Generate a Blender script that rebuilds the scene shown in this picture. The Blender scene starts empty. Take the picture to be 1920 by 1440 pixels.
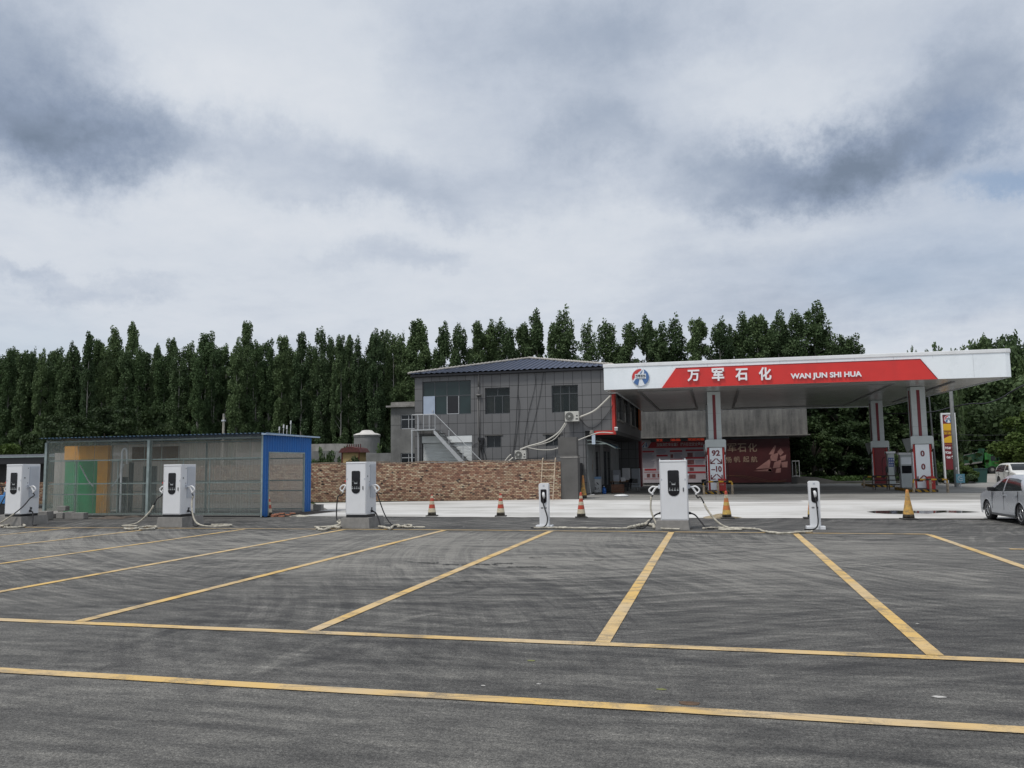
import bpy, math, random
from mathutils import Vector, Matrix
random.seed(11)
sc=bpy.context.scene
COL=sc.collection
R=math.radians
# ------------------------------------------------------------------ camera
CW,CH=1920,1440
YAW,PIT,ROL,FPX=0.242633,0.100235,-0.0134858,1519.07
CAMZ=2.0
cyw,syw=math.cos(YAW),math.sin(YAW);cp,sp=math.cos(PIT),math.sin(PIT);cr,sr=math.cos(ROL),math.sin(ROL)
FWD=Vector((-syw*cp,cyw*cp,sp)); _r=Vector((cyw,syw,0)); _u=_r.cross(FWD)
RGT=_r*cr+_u*sr; UPV=-_r*sr+_u*cr
cam=bpy.data.cameras.new('camera'); camo=bpy.data.objects.new('camera',cam); COL.objects.link(camo)
cam.sensor_width=36; cam.lens=FPX/CW*36; cam.clip_end=3000; cam.clip_start=.1
M=Matrix((( RGT.x,UPV.x,-FWD.x,0),(RGT.y,UPV.y,-FWD.y,0),(RGT.z,UPV.z,-FWD.z,CAMZ),(0,0,0,1)))
camo.matrix_world=M
sc.camera=camo
sc.view_settings.view_transform='Standard'; sc.view_settings.look='None'; sc.view_settings.gamma=1
sc.view_settings.exposure=0.2
def _ray(px,py): return FWD*FPX+RGT*(px-CW/2)+UPV*(CH/2-py)
def G(px,py,z=0.0):            # survey point of the photo on the level z
    d=_ray(px,py); t=(z-CAMZ)/d.z; return Vector((d.x*t,d.y*t,z))
def P(px,py,Y):                # survey point on the vertical plane at depth Y
    d=_ray(px,py); t=Y/d.y; return Vector((d.x*t,Y,CAMZ+d.z*t))
# ------------------------------------------------------------------ world + sun
SUN_EL,SUN_AZ=R(62),R(215)      # azimuth clockwise from +Y
world=bpy.data.worlds.new('World'); sc.world=world; world.use_nodes=True
def build_world():
    nt=world.node_tree; N=nt.nodes; L=nt.links; N.clear()
    def nd(t,**k):
        n=N.new(t)
        for a,b in k.items(): setattr(n,a,b)
        return n
    def mth(op,a,b=None,c=None,clamp=False):
        n=nd('ShaderNodeMath',operation=op,use_clamp=clamp)
        for i,v in enumerate((a,b,c)):
            if v is None: continue
            if isinstance(v,(int,float)): n.inputs[i].default_value=v
            else: L.new(v,n.inputs[i])
        return n.outputs[0]
    out=nd('ShaderNodeOutputWorld'); bg=nd('ShaderNodeBackground'); bg.inputs[1].default_value=0.1
    L.new(bg.outputs[0],out.inputs[0])
    sky=nd('ShaderNodeTexSky',sky_type='NISHITA',sun_disc=False,sun_elevation=SUN_EL,sun_rotation=SUN_AZ)
    tc=nd('ShaderNodeTexCoord'); sep=nd('ShaderNodeSeparateXYZ'); L.new(tc.outputs['Generated'],sep.inputs[0])
    az=mth('ARCTAN2',sep.outputs[0],sep.outputs[1]); el=mth('ARCSINE',sep.outputs[2])
    uv=nd('ShaderNodeCombineXYZ'); L.new(az,uv.inputs[0]); L.new(el,uv.inputs[1])
    # stretched cloud-plane coordinate for the fine structure
    zc=mth('MAXIMUM',sep.outputs[2],0.0); zc=mth('ADD',zc,0.16)
    pl=nd('ShaderNodeCombineXYZ'); L.new(mth('DIVIDE',sep.outputs[0],zc),pl.inputs[0]); L.new(mth('DIVIDE',sep.outputs[1],zc),pl.inputs[1])
    def noise(vec,scale,det,rough=.55,dist=0,off=0):
        n=nd('ShaderNodeTexNoise'); n.inputs['Scale'].default_value=scale; n.inputs['Detail'].default_value=det
        n.inputs['Roughness'].default_value=rough; n.inputs['Distortion'].default_value=dist
        if off:
            a=nd('ShaderNodeVectorMath',operation='ADD'); L.new(vec,a.inputs[0]); a.inputs[1].default_value=(off,off*.7,off*.3); vec=a.outputs[0]
        L.new(vec,n.inputs['Vector']); return n
    n1=noise(pl.outputs[0],1.1,7,.56,.3); n2=noise(pl.outputs[0],3.2,8,.6,.2,7.3); n3=noise(pl.outputs[0],.45,4,.5,0,3.1)
    wn=noise(uv.outputs[0],5.5,8,.68,0,1.7)
    w1=nd('ShaderNodeVectorMath',operation='SUBTRACT'); L.new(wn.outputs['Color'],w1.inputs[0]); w1.inputs[1].default_value=(.5,.5,.5)
    w2=nd('ShaderNodeVectorMath',operation='MULTIPLY'); L.new(w1.outputs[0],w2.inputs[0]); w2.inputs[1].default_value=(.26,.17,0)
    wuv=nd('ShaderNodeVectorMath',operation='ADD'); L.new(uv.outputs[0],wuv.inputs[0]); L.new(w2.outputs[0],wuv.inputs[1])
    blobs=[(40,60,190,150,.5),(60,190,170,110,.75),(60,270,150,60,.3),(250,235,190,55,.42),(400,240,120,40,.18),
      (600,330,230,70,.34),(820,355,200,60,.32),(1090,265,100,70,.42),(1110,180,300,120,.34),(1000,40,340,90,.36),
      (1750,560,330,60,.2),(1480,330,230,60,.85),(1650,310,180,75,.68),(1760,200,160,90,.55),(1880,90,110,140,.42),(1340,265,110,40,.25),
      (1650,520,420,90,.36),(1350,480,160,60,.12),(770,488,85,30,.40),(690,520,70,22,.25),(150,545,140,24,.38),(60,525,50,16,.2),(1250,60,250,60,.15),
      (250,110,170,90,-.30),(620,60,150,110,-.18),(1540,140,190,80,-.25),(520,190,190,70,-.2),(700,430,420,45,-.22),(1780,320,110,35,-.22),
      (1000,520,350,80,-.18),(300,420,350,70,-.15),(1450,430,200,40,-.12),(560,600,350,40,-.12)]
    acc=0.0
    for (px,py,rx,ry,a) in blobs:
        d=_ray(px,py).normalized(); u0=math.atan2(d.x,d.y); v0=math.asin(d.z)
        iu=FPX/(rx*1.9); iv=FPX/(ry*1.9)
        ma=nd('ShaderNodeVectorMath',operation='MULTIPLY_ADD'); L.new(wuv.outputs[0],ma.inputs[0])
        ma.inputs[1].default_value=(iu,iv,0); ma.inputs[2].default_value=(-u0*iu,-v0*iv,0)
        ln=nd('ShaderNodeVectorMath',operation='LENGTH'); L.new(ma.outputs[0],ln.inputs[0])
        mr=nd('ShaderNodeMapRange',interpolation_type='SMOOTHERSTEP'); L.new(ln.outputs['Value'],mr.inputs[0])
        mr.inputs[1].default_value=0; mr.inputs[2].default_value=1; mr.inputs[3].default_value=1; mr.inputs[4].default_value=0
        acc=mth('MULTIPLY_ADD',mr.outputs[0],a*.92,acc)
    t=mth('MULTIPLY_ADD',n1.outputs[0],.75,acc); t=mth('MULTIPLY_ADD',n2.outputs[0],.62,t); t=mth('MULTIPLY_ADD',n3.outputs[0],.2,t)
    n4=noise(pl.outputs[0],9,6,.62,.3,4.4); t=mth('MULTIPLY_ADD',n4.outputs[0],.34,t)
    t=mth('SUBTRACT',t,.72); t=mth('MULTIPLY_ADD',t,.54,.10)
    cr_=nd('ShaderNodeValToRGB'); L.new(t,cr_.inputs[0]); e=cr_.color_ramp.elements
    e[0].position=0; e[0].color=(6.15,6.45,6.92,1); e[1].position=1; e[1].color=(1.65,2.08,2.78,1)
    for pos,c in ((.2,(5.55,5.95,6.55,1)),(.40,(4.5,4.98,5.78,1)),(.60,(3.3,3.83,4.72,1)),(.80,(2.4,2.92,3.86,1))):
        x=e.new(pos); x.color=c
    # a touch of blue sky where the clouds thin out
    bm=mth('SUBTRACT',.46,n3.outputs[0]); bm=mth('MULTIPLY',bm,2.2,clamp=True); bm=mth('MINIMUM',bm,.35)
    for (px,py,rx,ry,a) in ((1885,340,60,26,.55),(1640,60,120,60,.2),(1850,250,70,40,.2)):
        d=_ray(px,py).normalized(); u0=math.atan2(d.x,d.y); v0=math.asin(d.z); iu=FPX/(rx*1.9); iv=FPX/(ry*1.9)
        ma=nd('ShaderNodeVectorMath',operation='MULTIPLY_ADD'); L.new(wuv.outputs[0],ma.inputs[0]); ma.inputs[1].default_value=(iu,iv,0); ma.inputs[2].default_value=(-u0*iu,-v0*iv,0)
        ln=nd('ShaderNodeVectorMath',operation='LENGTH'); L.new(ma.outputs[0],ln.inputs[0]); mr=nd('ShaderNodeMapRange',interpolation_type='SMOOTHERSTEP'); L.new(ln.outputs['Value'],mr.inputs[0])
        mr.inputs[1].default_value=0; mr.inputs[2].default_value=1; mr.inputs[3].default_value=1; mr.inputs[4].default_value=0; bm=mth('MULTIPLY_ADD',mr.outputs[0],a,bm)
    mix=nd('ShaderNodeMix',data_type='RGBA'); L.new(bm,mix.inputs[0]); L.new(cr_.outputs[0],mix.inputs[6]); L.new(sky.outputs[0],mix.inputs[7])
    L.new(mix.outputs[2],bg.inputs[0])
build_world()
sun=bpy.data.lights.new('sun','SUN'); sun.energy=2.0; sun.angle=R(11); sun.color=(1,.965,.91)
suno=bpy.data.objects.new('sun',sun); COL.objects.link(suno)
sd=Vector((math.sin(SUN_AZ)*math.cos(SUN_EL),math.cos(SUN_AZ)*math.cos(SUN_EL),math.sin(SUN_EL)))
suno.rotation_euler=sd.to_track_quat('Z','Y').to_euler(); suno.location=(0,0,60)

# ------------------------------------------------------------------ helpers: materials
class NT:
    def __init__(s,name):
        s.m=bpy.data.materials.new(name); s.m.use_nodes=True; s.t=s.m.node_tree; s.N=s.t.nodes; s.L=s.t.links
        s.b=s.N['Principled BSDF']; s.tc=s.N.new('ShaderNodeTexCoord'); s.co=s.tc.outputs['Object']
    def new(s,t,**k):
        n=s.N.new(t)
        for a,b in k.items(): setattr(n,a,b)
        return n
    def put(s,sock,v):
        if isinstance(v,(int,float)): sock.default_value=v
        elif isinstance(v,tuple): sock.default_value=v if len(v)!=3 or sock.type=='VECTOR' else (*v,1)
        else: s.L.new(v,sock)
    def math(s,op,a,b=0.0,c=0.0,clamp=False):
        n=s.new('ShaderNodeMath',operation=op,use_clamp=clamp)
        for i,v in enumerate((a,b,c)): s.put(n.inputs[i],v)
        return n.outputs[0]
    def map(s,sc_=(1,1,1),rot=(0,0,0),loc=(0,0,0),co=None):
        n=s.new('ShaderNodeMapping'); s.L.new(co or s.co,n.inputs[0]); n.inputs[1].default_value=loc; n.inputs[2].default_value=rot; n.inputs[3].default_value=sc_
        return n.outputs[0]
    def noise(s,scale,det=4,rough=.55,co=None,dist=0):
        n=s.new('ShaderNodeTexNoise'); s.L.new(co or s.co,n.inputs['Vector']); n.inputs['Scale'].default_value=scale
        n.inputs['Detail'].default_value=det; n.inputs['Roughness'].default_value=rough; n.inputs['Distortion'].default_value=dist
        return n.outputs[0]
    def rng(s,v,a,b,c=0.0,d=1.0):
        n=s.new('ShaderNodeMapRange'); s.L.new(v,n.inputs[0])
        for i,x in enumerate((a,b,c,d)): n.inputs[i+1].default_value=x
        return n.outputs[0]
    def mix(s,f,a,b,bt='MIX'):
        n=s.new('ShaderNodeMix',data_type='RGBA',blend_type=bt); s.put(n.inputs[0],f); s.put(n.inputs[6],a); s.put(n.inputs[7],b); return n.outputs[2]
    def ramp(s,v,stops):
        n=s.new('ShaderNodeValToRGB'); s.L.new(v,n.inputs[0]); e=n.color_ramp.elements
        e[0].position=stops[0][0]; e[0].color=(*stops[0][1],1); e[1].position=stops[-1][0]; e[1].color=(*stops[-1][1],1)
        for p,c in stops[1:-1]: x=e.new(p); x.color=(*c,1)
        return n.outputs[0]
    def bump(s,h,st=.3,dist=.02):
        n=s.new('ShaderNodeBump'); n.inputs['Strength'].default_value=st; n.inputs['Distance'].default_value=dist; s.L.new(h,n.inputs['Height']); s.L.new(n.outputs[0],s.b.inputs['Normal'])
    def fin(s,col=None,rough=None,metal=None,spec=None):
        if col is not None: s.put(s.b.inputs['Base Color'],col)
        if rough is not None: s.put(s.b.inputs['Roughness'],rough)
        if metal is not None: s.put(s.b.inputs['Metallic'],metal)
        if spec is not None: s.b.inputs['Specular IOR Level'].default_value=spec
        return s.m
_MC={}
def pm(name,col,rough=.6,var=.14,scale=2.5,bump=.0,metal=0,spec=.5,dirt=None,dscale=1.2,damt=.5):
    if name in _MC: return _MC[name]
    t=NT(name); n=t.noise(scale,6,.6)
    f=t.rng(n,.3,.7,1-var,1+var); v=t.new('ShaderNodeVectorMath',operation='SCALE'); v.inputs[0].default_value=col; t.L.new(f,v.inputs['Scale'])
    c=v.outputs[0]
    if dirt:
        d=t.noise(dscale,7,.65,co=t.map((1,1,.45))); c=t.mix(t.rng(d,.48,.72,0,damt),c,dirt)
    if bump: t.bump(t.noise(scale*14,4,.6),bump)
    _MC[name]=t.fin(c,t.rng(n,.3,.7,max(rough-.08,.02),min(rough+.08,1)),metal,spec); return _MC[name]

# ------------------------------------------------------------------ helpers: mesh
def link(o): COL.objects.link(o); return o
def tagit(o,label=None,cat=None,group=None,kind=None):
    if label: o['label']=label
    if cat: o['category']=cat
    if group: o['group']=group
    if kind: o['kind']=kind
    return o
def thing(name,label,cat,loc=(0,0,0),rz=0,group=None):
    o=bpy.data.objects.new(name,None); o.empty_display_size=.3; link(o); o.location=loc; o.rotation_euler=(0,0,rz)
    return tagit(o,label,cat,group)
class MB:
    def __init__(s): s.v=[]; s.f=[]; s.mi=[]; s.mats=[]; s.cur=0; s.T=None; s.mk=[]
    def use(s,m):
        if m not in s.mats: s.mats.append(m)
        s.cur=s.mats.index(m); return s
    def add(s,vs,fs):
        o=len(s.v); s.mk.append((o,len(s.f)))
        if s.T: vs=[tuple(s.T@Vector(v)) for v in vs]
        s.v+= [tuple(v) for v in vs]; s.f+=[tuple(i+o for i in f) for f in fs]; s.mi+=[s.cur]*len(fs); return s
    def box(s,x0,x1,y0,y1,z0,z1):
        v=[(x,y,z) for z in (z0,z1) for y in (y0,y1) for x in (x0,x1)]
        return s.add(v,[(0,2,3,1),(4,5,7,6),(0,1,5,4),(2,6,7,3),(0,4,6,2),(1,3,7,5)])
    def cbox(s,c,d,rz=0,rx=0,ry=0):
        m=Matrix.Translation(c)@Matrix.Rotation(rz,4,'Z')@Matrix.Rotation(ry,4,'Y')@Matrix.Rotation(rx,4,'X')
        v=[tuple(m@Vector((x*d[0]/2,y*d[1]/2,z*d[2]/2))) for z in (-1,1) for y in (-1,1) for x in (-1,1)]
        return s.add(v,[(0,2,3,1),(4,5,7,6),(0,1,5,4),(2,6,7,3),(0,4,6,2),(1,3,7,5)])
    def prism(s,poly,a,b,ax='y'):      # poly in the two other axes, extruded a..b
        n=len(poly)
        def mk(p,h): return {'y':(p[0],h,p[1]),'z':(p[0],p[1],h),'x':(h,p[0],p[1])}[ax]
        v=[mk(p,a) for p in poly]+[mk(p,b) for p in poly]
        f=[tuple(range(n)),tuple(range(2*n-1,n-1,-1))]+[(i,i+n,(i+1)%n+n,(i+1)%n) for i in range(n)]
        return s.add(v,f)
    def cyl(s,p0,p1,r0,r1=None,n=12,cap=True):
        if r1 is None: r1=r0
        p0=Vector(p0);p1=Vector(p1); d=(p1-p0).normalized(); a=d.orthogonal().normalized(); b=d.cross(a)
        v=[];f=[]
        for p,r in ((p0,r0),(p1,r1)):
            for i in range(n):
                t=2*math.pi*i/n; v.append(tuple(p+(a*math.cos(t)+b*math.sin(t))*r))
        f=[(i,(i+1)%n,(i+1)%n+n,i+n) for i in range(n)]
        if cap: f+=[tuple(range(n-1,-1,-1)),tuple(range(n,2*n))]
        return s.add(v,f)
    def tube(s,pts,r,n=8):
        pts=[Vector(p) for p in pts]; v=[];f=[]; prev=None
        for i,p in enumerate(pts):
            d=(pts[min(i+1,len(pts)-1)]-pts[max(i-1,0)]).normalized()
            a=(prev-d*prev.dot(d)).normalized() if prev is not None and (prev-d*prev.dot(d)).length>1e-4 else d.orthogonal().normalized()
            prev=a; b=d.cross(a); rr=r[i] if isinstance(r,(list,tuple)) else r
            for k in range(n):
                t=2*math.pi*k/n; v.append(tuple(p+(a*math.cos(t)+b*math.sin(t))*rr))
        for i in range(len(pts)-1):
            for k in range(n): f.append((i*n+k,i*n+(k+1)%n,(i+1)*n+(k+1)%n,(i+1)*n+k))
        f+=[tuple(range(n-1,-1,-1)),tuple(range(len(v)-n,len(v)))]
        return s.add(v,f)
    def lathe(s,prof,c=(0,0,0),n=20):
        v=[];f=[]
        for r,z in prof:
            for i in range(n):
                t=2*math.pi*i/n; v.append((c[0]+r*math.cos(t),c[1]+r*math.sin(t),c[2]+z))
        for j in range(len(prof)-1):
            for i in range(n): f.append((j*n+i,j*n+(i+1)%n,(j+1)*n+(i+1)%n,(j+1)*n+i))
        f+=[tuple(range(n-1,-1,-1)),tuple(range(len(v)-n,len(v)))]
        return s.add(v,f)
    def quad(s,*p): return s.add(list(p),[tuple(range(len(p)))])
    def build(s,name,mat=None,parent=None,world=False,smooth=False,bevel=0,top=None,each=False):
        if each:
            mk=s.mk+[(len(s.v),len(s.f))]; r=None
            for (a,b),(c,d) in zip(mk,mk[1:]):
                q=MB(); q.v=s.v[a:c]; q.f=[tuple(i-a for i in f) for f in s.f[b:d]]; r=q.build(name,mat,parent,world,smooth,bevel)
            return r
        vs=s.v
        if parent is not None and world:
            inv=Matrix.Rotation(-parent.rotation_euler.z,4,'Z')@Matrix.Translation(-parent.location); vs=[tuple(inv@Vector(p)) for p in vs]
        loc=None
        if parent is None and top:
            xs=[p[0] for p in vs]; ys=[p[1] for p in vs]; zs=[p[2] for p in vs]
            loc=Vector(((min(xs)+max(xs))/2,(min(ys)+max(ys))/2,min(zs))); vs=[(p[0]-loc.x,p[1]-loc.y,p[2]-loc.z) for p in vs]
        me=bpy.data.meshes.new(name); me.from_pydata(vs,[],s.f)
        ml=s.mats if s.mats else [mat]
        for m in ml: me.materials.append(m)
        if s.mats: me.polygons.foreach_set('material_index',s.mi)
        if smooth: me.polygons.foreach_set('use_smooth',[True]*len(me.polygons))
        me.update()
        o=bpy.data.objects.new(name,me); link(o)
        if parent is not None: o.parent=parent
        if loc: o.location=loc
        if smooth=='a':
            pass
        if bevel:
            b=o.modifiers.new('bevel','BEVEL'); b.width=bevel; b.segments=2; b.limit_method='ANGLE'
        if top: tagit(o,top[0],top[1],top[2] if len(top)>2 else None)
        return o
def struct(mb,name,mat): o=mb.build(name,mat); o['kind']='structure'; return o
def copytree(o,parent=None):
    c=o.copy(); link(c)
    if parent: c.parent=parent
    for ch in [x for x in o.children]: copytree(ch,c)
    return c
def catm(pts,n=6):
    pts=[Vector(p) for p in pts]; out=[]
    for i in range(len(pts)-1):
        p0=pts[max(i-1,0)];p1=pts[i];p2=pts[i+1];p3=pts[min(i+2,len(pts)-1)]
        for k in range(n):
            t=k/n; out.append(.5*((2*p1)+(p2-p0)*t+(2*p0-5*p1+4*p2-p3)*t*t+(3*p1-p0-3*p2+p3)*t**3))
    out.append(pts[-1]); return out
def textmesh(txt,size,bold=0.0,ext=.01,align='CENTER'):
    c=bpy.data.curves.new('lettering','FONT'); c.body=txt; c.size=size; c.extrude=ext; c.offset=bold; c.align_x=align; c.resolution_u=3
    o=bpy.data.objects.new('lettering',c); link(o); bpy.context.view_layer.update()
    dg=bpy.context.evaluated_depsgraph_get(); me=bpy.data.meshes.new_from_object(o.evaluated_get(dg))
    bpy.data.objects.remove(o); bpy.data.curves.remove(c); return me
def addtext(mb,txt,size,origin,ux,uz,bold=0,ext=.01,align='CENTER',fitw=None,fith=None):
    """lettering laid on the plane spanned by ux,uz, centred on origin"""
    me=textmesh(txt,size,bold,ext,align); vs=[v.co.copy() for v in me.vertices]
    if not vs: return
    x0=min(v.x for v in vs);x1=max(v.x for v in vs);y0=min(v.y for v in vs);y1=max(v.y for v in vs)
    sx=fitw/(x1-x0) if fitw else 1; sy=fith/(y1-y0) if fith else (sx if fitw else 1)
    if fith and not fitw: sx=sy
    ux=Vector(ux).normalized(); uz=Vector(uz).normalized(); un=ux.cross(uz); o=Vector(origin)
    cx=(x0+x1)/2; cy=(y0+y1)/2
    if align=='LEFT': cx=x0
    out=[tuple(o+ux*(v.x-cx)*sx+uz*(v.y-cy)*sy+un*v.z) for v in vs]
    mb.add(out,[tuple(p.vertices) for p in me.polygons]); bpy.data.meshes.remove(me)

# ------------------------------------------------------------------ materials
def m_asphalt():
    t=NT('asphalt'); st=t.map((.16,1.0,1)); 
    big=t.noise(.16,5,.6,co=t.map((.45,1,1),loc=(3.3,1,0)),dist=.4); streak=t.noise(1.1,8,.62,co=st,dist=1.1); streak2=t.noise(3.2,8,.65,co=t.map((.10,1,1),rot=(0,0,.06)),dist=.8)
    patch=t.noise(.55,7,.62,dist=.6)
    # dusty, polished band in the middle of the bays; dark and fresh beside the charger row
    sp=t.new('ShaderNodeSeparateXYZ'); t.L.new(t.co,sp.inputs[0])
    y=sp.outputs[1]; wob=t.math('MULTIPLY_ADD',patch,3.0,y)
    b1=t.rng(wob,13.0,18.0,0,1); b2=t.rng(wob,24.2,26.0,1,0); band=t.math('MULTIPLY',b1,b2)
    b3=t.rng(wob,10.0,3.0,0,.55)
    xx=t.rng(sp.outputs[0],2.5,8.0,1,.12); band=t.math('MULTIPLY',band,xx)
    base=t.math('MULTIPLY_ADD',band,.42,t.math('MULTIPLY_ADD',b3,.14,.47))
    streak=t.noise(2.0,9,.66,co=t.map((.14,1,1),rot=(0,0,-.04)),dist=1.3); v=t.math('MULTIPLY_ADD',t.rng(streak,.36,.64,-.5,.5),.34,base)
    v=t.math('MULTIPLY_ADD',t.rng(streak2,.3,.7,-.5,.5),.22,v); v=t.math('MULTIPLY_ADD',t.rng(big,.3,.7,-.5,.5),.34,v); v=t.math('MULTIPLY_ADD',t.rng(patch,.33,.67,-.5,.5),.20,v)
    near=t.rng(y,6.5,12.0,.22,1.0)
    # tyre arcs
    arcs=[(9.5,14.3,3.3,.10,1),(9.5,14.3,3.6,.05,1),(1.5,8,6.0,.09,1),(-6.5,13.5,2.3,.12,-1),(-6.5,13.5,2.75,.10,-1),(12.5,21,6.2,.10,1),(12.5,21,6.6,.07,1),(12.5,21,7.5,.10,1),
          (-9,20.5,3.1,.07,1),(-9,20.5,3.3,.05,1),(-13.5,18,3.5,.09,-1),(2.5,27,5,.10,-1),(-1,23,4.2,.08,-1),(-16,8,9.4,.12,-1),(-16,8,9.9,.10,-1),(-3,2,9.5,.14,-1),(-3,2,10.4,.12,-1),(4,4,9,.12,-1),
          (-1.5,31,4.6,.08,-1),(-1.5,31,5.3,.07,-1),(7,31,9,.12,-1),(7,31,10.1,.12,-1),(-8,35,16,.13,-1),(-8,35,17.4,.13,-1)]
    brk=t.noise(.5,4,.6,co=t.map(loc=(9,2,0))); fine=t.noise(9,4,.7)
    for cx,cy,r,w,s_ in arcs:
        d=t.new('ShaderNodeVectorMath',operation='DISTANCE'); t.L.new(t.co,d.inputs[0]); d.inputs[1].default_value=(cx,cy,0)
        a=t.math('ABSOLUTE',t.math('SUBTRACT',t.math('MULTIPLY_ADD',patch,.35,d.outputs['Value']),r+.17)); k=t.rng(a,w*.6,w*1.15,1,0)
        k=t.math('MULTIPLY',k,t.rng(brk,.47,.6,0,1)); k=t.math('MULTIPLY',k,t.rng(fine,.3,.6,.35,1)); v=t.math('MULTIPLY_ADD',k,.34*s_,v)
    for cx,cy,kr,ka,seed in ((7,1,3.6,3.0,0),(-10,33,3.2,2.6,4),(-20,4,3.4,2.2,9),(3,40,4.2,3.0,13),(14,24,4.0,2.4,17)):
        dv=t.new('ShaderNodeVectorMath',operation='SUBTRACT'); t.L.new(t.co,dv.inputs[0]); dv.inputs[1].default_value=(cx,cy,0); ds=t.new('ShaderNodeSeparateXYZ'); t.L.new(dv.outputs[0],ds.inputs[0])
        le=t.new('ShaderNodeVectorMath',operation='LENGTH'); t.L.new(dv.outputs[0],le.inputs[0]); an=t.math('ARCTAN2',ds.outputs[1],ds.outputs[0])
        pc=t.new('ShaderNodeCombineXYZ'); t.L.new(t.math('MULTIPLY',le.outputs['Value'],kr),pc.inputs[0]); t.L.new(t.math('MULTIPLY',an,ka),pc.inputs[1]); pc.inputs[2].default_value=seed
        pn=t.noise(1.6,9,.68,co=pc.outputs[0],dist=.35); msk=t.rng(t.noise(.13,3,.5,co=t.map(loc=(seed*3+1,seed,0))),.42,.54,0,1)
        v=t.math('MULTIPLY_ADD',t.math('MULTIPLY',t.rng(pn,.36,.62,.5,-.6),t.math('MULTIPLY',msk,near)),.42,v)
    blot=t.rng(t.noise(.9,8,.72,co=t.map((.6,1,1),loc=(7,7,0)),dist=.9),.60,.72,0,1); v=t.math('MULTIPLY_ADD',blot,.22,v)
    g=t.noise(30,7,.82); g2=t.noise(75,3,.8)
    mid=t.noise(5.5,7,.68,co=t.map((.35,1,1),loc=(2,5,0)),dist=.6); v=t.math('MULTIPLY_ADD',t.rng(mid,.34,.66,-.5,.5),.34,v); v=t.math('MULTIPLY_ADD',t.rng(g,.38,.62,-.5,.5),.25,v); sw=t.noise(1.6,8,.66,co=t.map((.45,1,1),rot=(0,0,.5)),dist=2.2); v=t.math('MULTIPLY_ADD',t.rng(sw,.34,.66,-.5,.5),.18,v); v=t.math('MULTIPLY_ADD',t.rng(g2,.36,.64,-.5,.5),.15,v)
    c=t.ramp(v,[(-.0,(.034,.033,.032)),(.25,(.062,.060,.057)),(.5,(.098,.095,.089)),(.75,(.147,.142,.131)),(1,(.212,.204,.186))])
    gm=t.math('MULTIPLY',t.rng(g,.36,.64,.62,1.40),t.rng(g2,.36,.64,.60,1.42)); cm=t.new('ShaderNodeVectorMath',operation='SCALE'); t.L.new(c,cm.inputs[0]); t.L.new(gm,cm.inputs['Scale']); c=cm.outputs[0]
    vo=t.new('ShaderNodeTexVoronoi'); vo.inputs['Scale'].default_value=70; t.L.new(t.co,vo.inputs['Vector'])
    h=t.math('ADD',g,t.math('MULTIPLY',vo.outputs['Distance'],1.0)); t.bump(h,.55,.012)
    return t.fin(c,t.rng(v,0,1,.72,.92),0,.35)
def m_concrete(name,c0,c1,c2,sx=.12,grad=None,joint=None,wet=False):
    t=NT(name); s1=t.noise(1.0,8,.62,co=t.map((sx,1,1)),dist=.8); s2=t.noise(.22,6,.6,dist=.5); s3=t.noise(24,4,.7)
    v=t.math('MULTIPLY_ADD',s1,.6,t.math('MULTIPLY_ADD',s2,.7,t.math('MULTIPLY',s3,.12))); v=t.rng(v,.52,.92)
    c=t.ramp(v,[(0,c0),(.5,c1),(1,c2)])
    if joint:
        br=t.new('ShaderNodeTexBrick'); br.offset=0; t.L.new(t.co,br.inputs[0]); br.inputs['Scale'].default_value=1; br.inputs['Brick Width'].default_value=joint; br.inputs['Row Height'].default_value=joint
        br.inputs['Mortar Size'].default_value=.02; br.inputs['Mortar Smooth'].default_value=.1; c=t.mix(t.math('MULTIPLY',br.outputs['Fac'],.45),c,(.09,.085,.08))
    t.bump(s3,.25,.01); return t.fin(c,.85,0,.3)
M_asph=m_asphalt()
M_newc=m_concrete('new_concrete',(.33,.32,.30),(.52,.51,.49),(.64,.635,.62))
M_oldshade=m_concrete('old_shaded_concrete',(.15,.145,.135),(.24,.235,.22),(.33,.325,.31),.3,joint=5.0)  # old slab tone, with some of the shadow darkened into its colour
M_road=m_concrete('road_concrete',(.22,.20,.18),(.33,.31,.285),(.42,.40,.37),.2)
def m_paint():
    t=NT('worn_yellow_paint'); w=t.noise(2.2,8,.65); w2=t.noise(55,3,.7); dust=t.noise(.5,5,.6,co=t.map(loc=(1,4,0))); 
    sp=t.new('ShaderNodeSeparateXYZ'); t.L.new(t.co,sp.inputs[0])
    c=t.mix(t.rng(dust,.38,.62,0,1),(.62,.41,.14),(.55,.42,.25))
    c=t.mix(t.rng(t.math('MULTIPLY_ADD',w2,.5,w),.78,.93,0,.75),c,(.17,.15,.12))
    # scuffed by tyres in the middle of the bays
    sc_=t.rng(t.noise(5,7,.7,co=t.map((.3,1,1)),dist=.6),.50,.64,0,.62); c=t.mix(sc_,c,(.17,.15,.125))
    t.bump(w2,.3,.006); return t.fin(c,.7,0,.3)
M_paint=m_paint()
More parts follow.
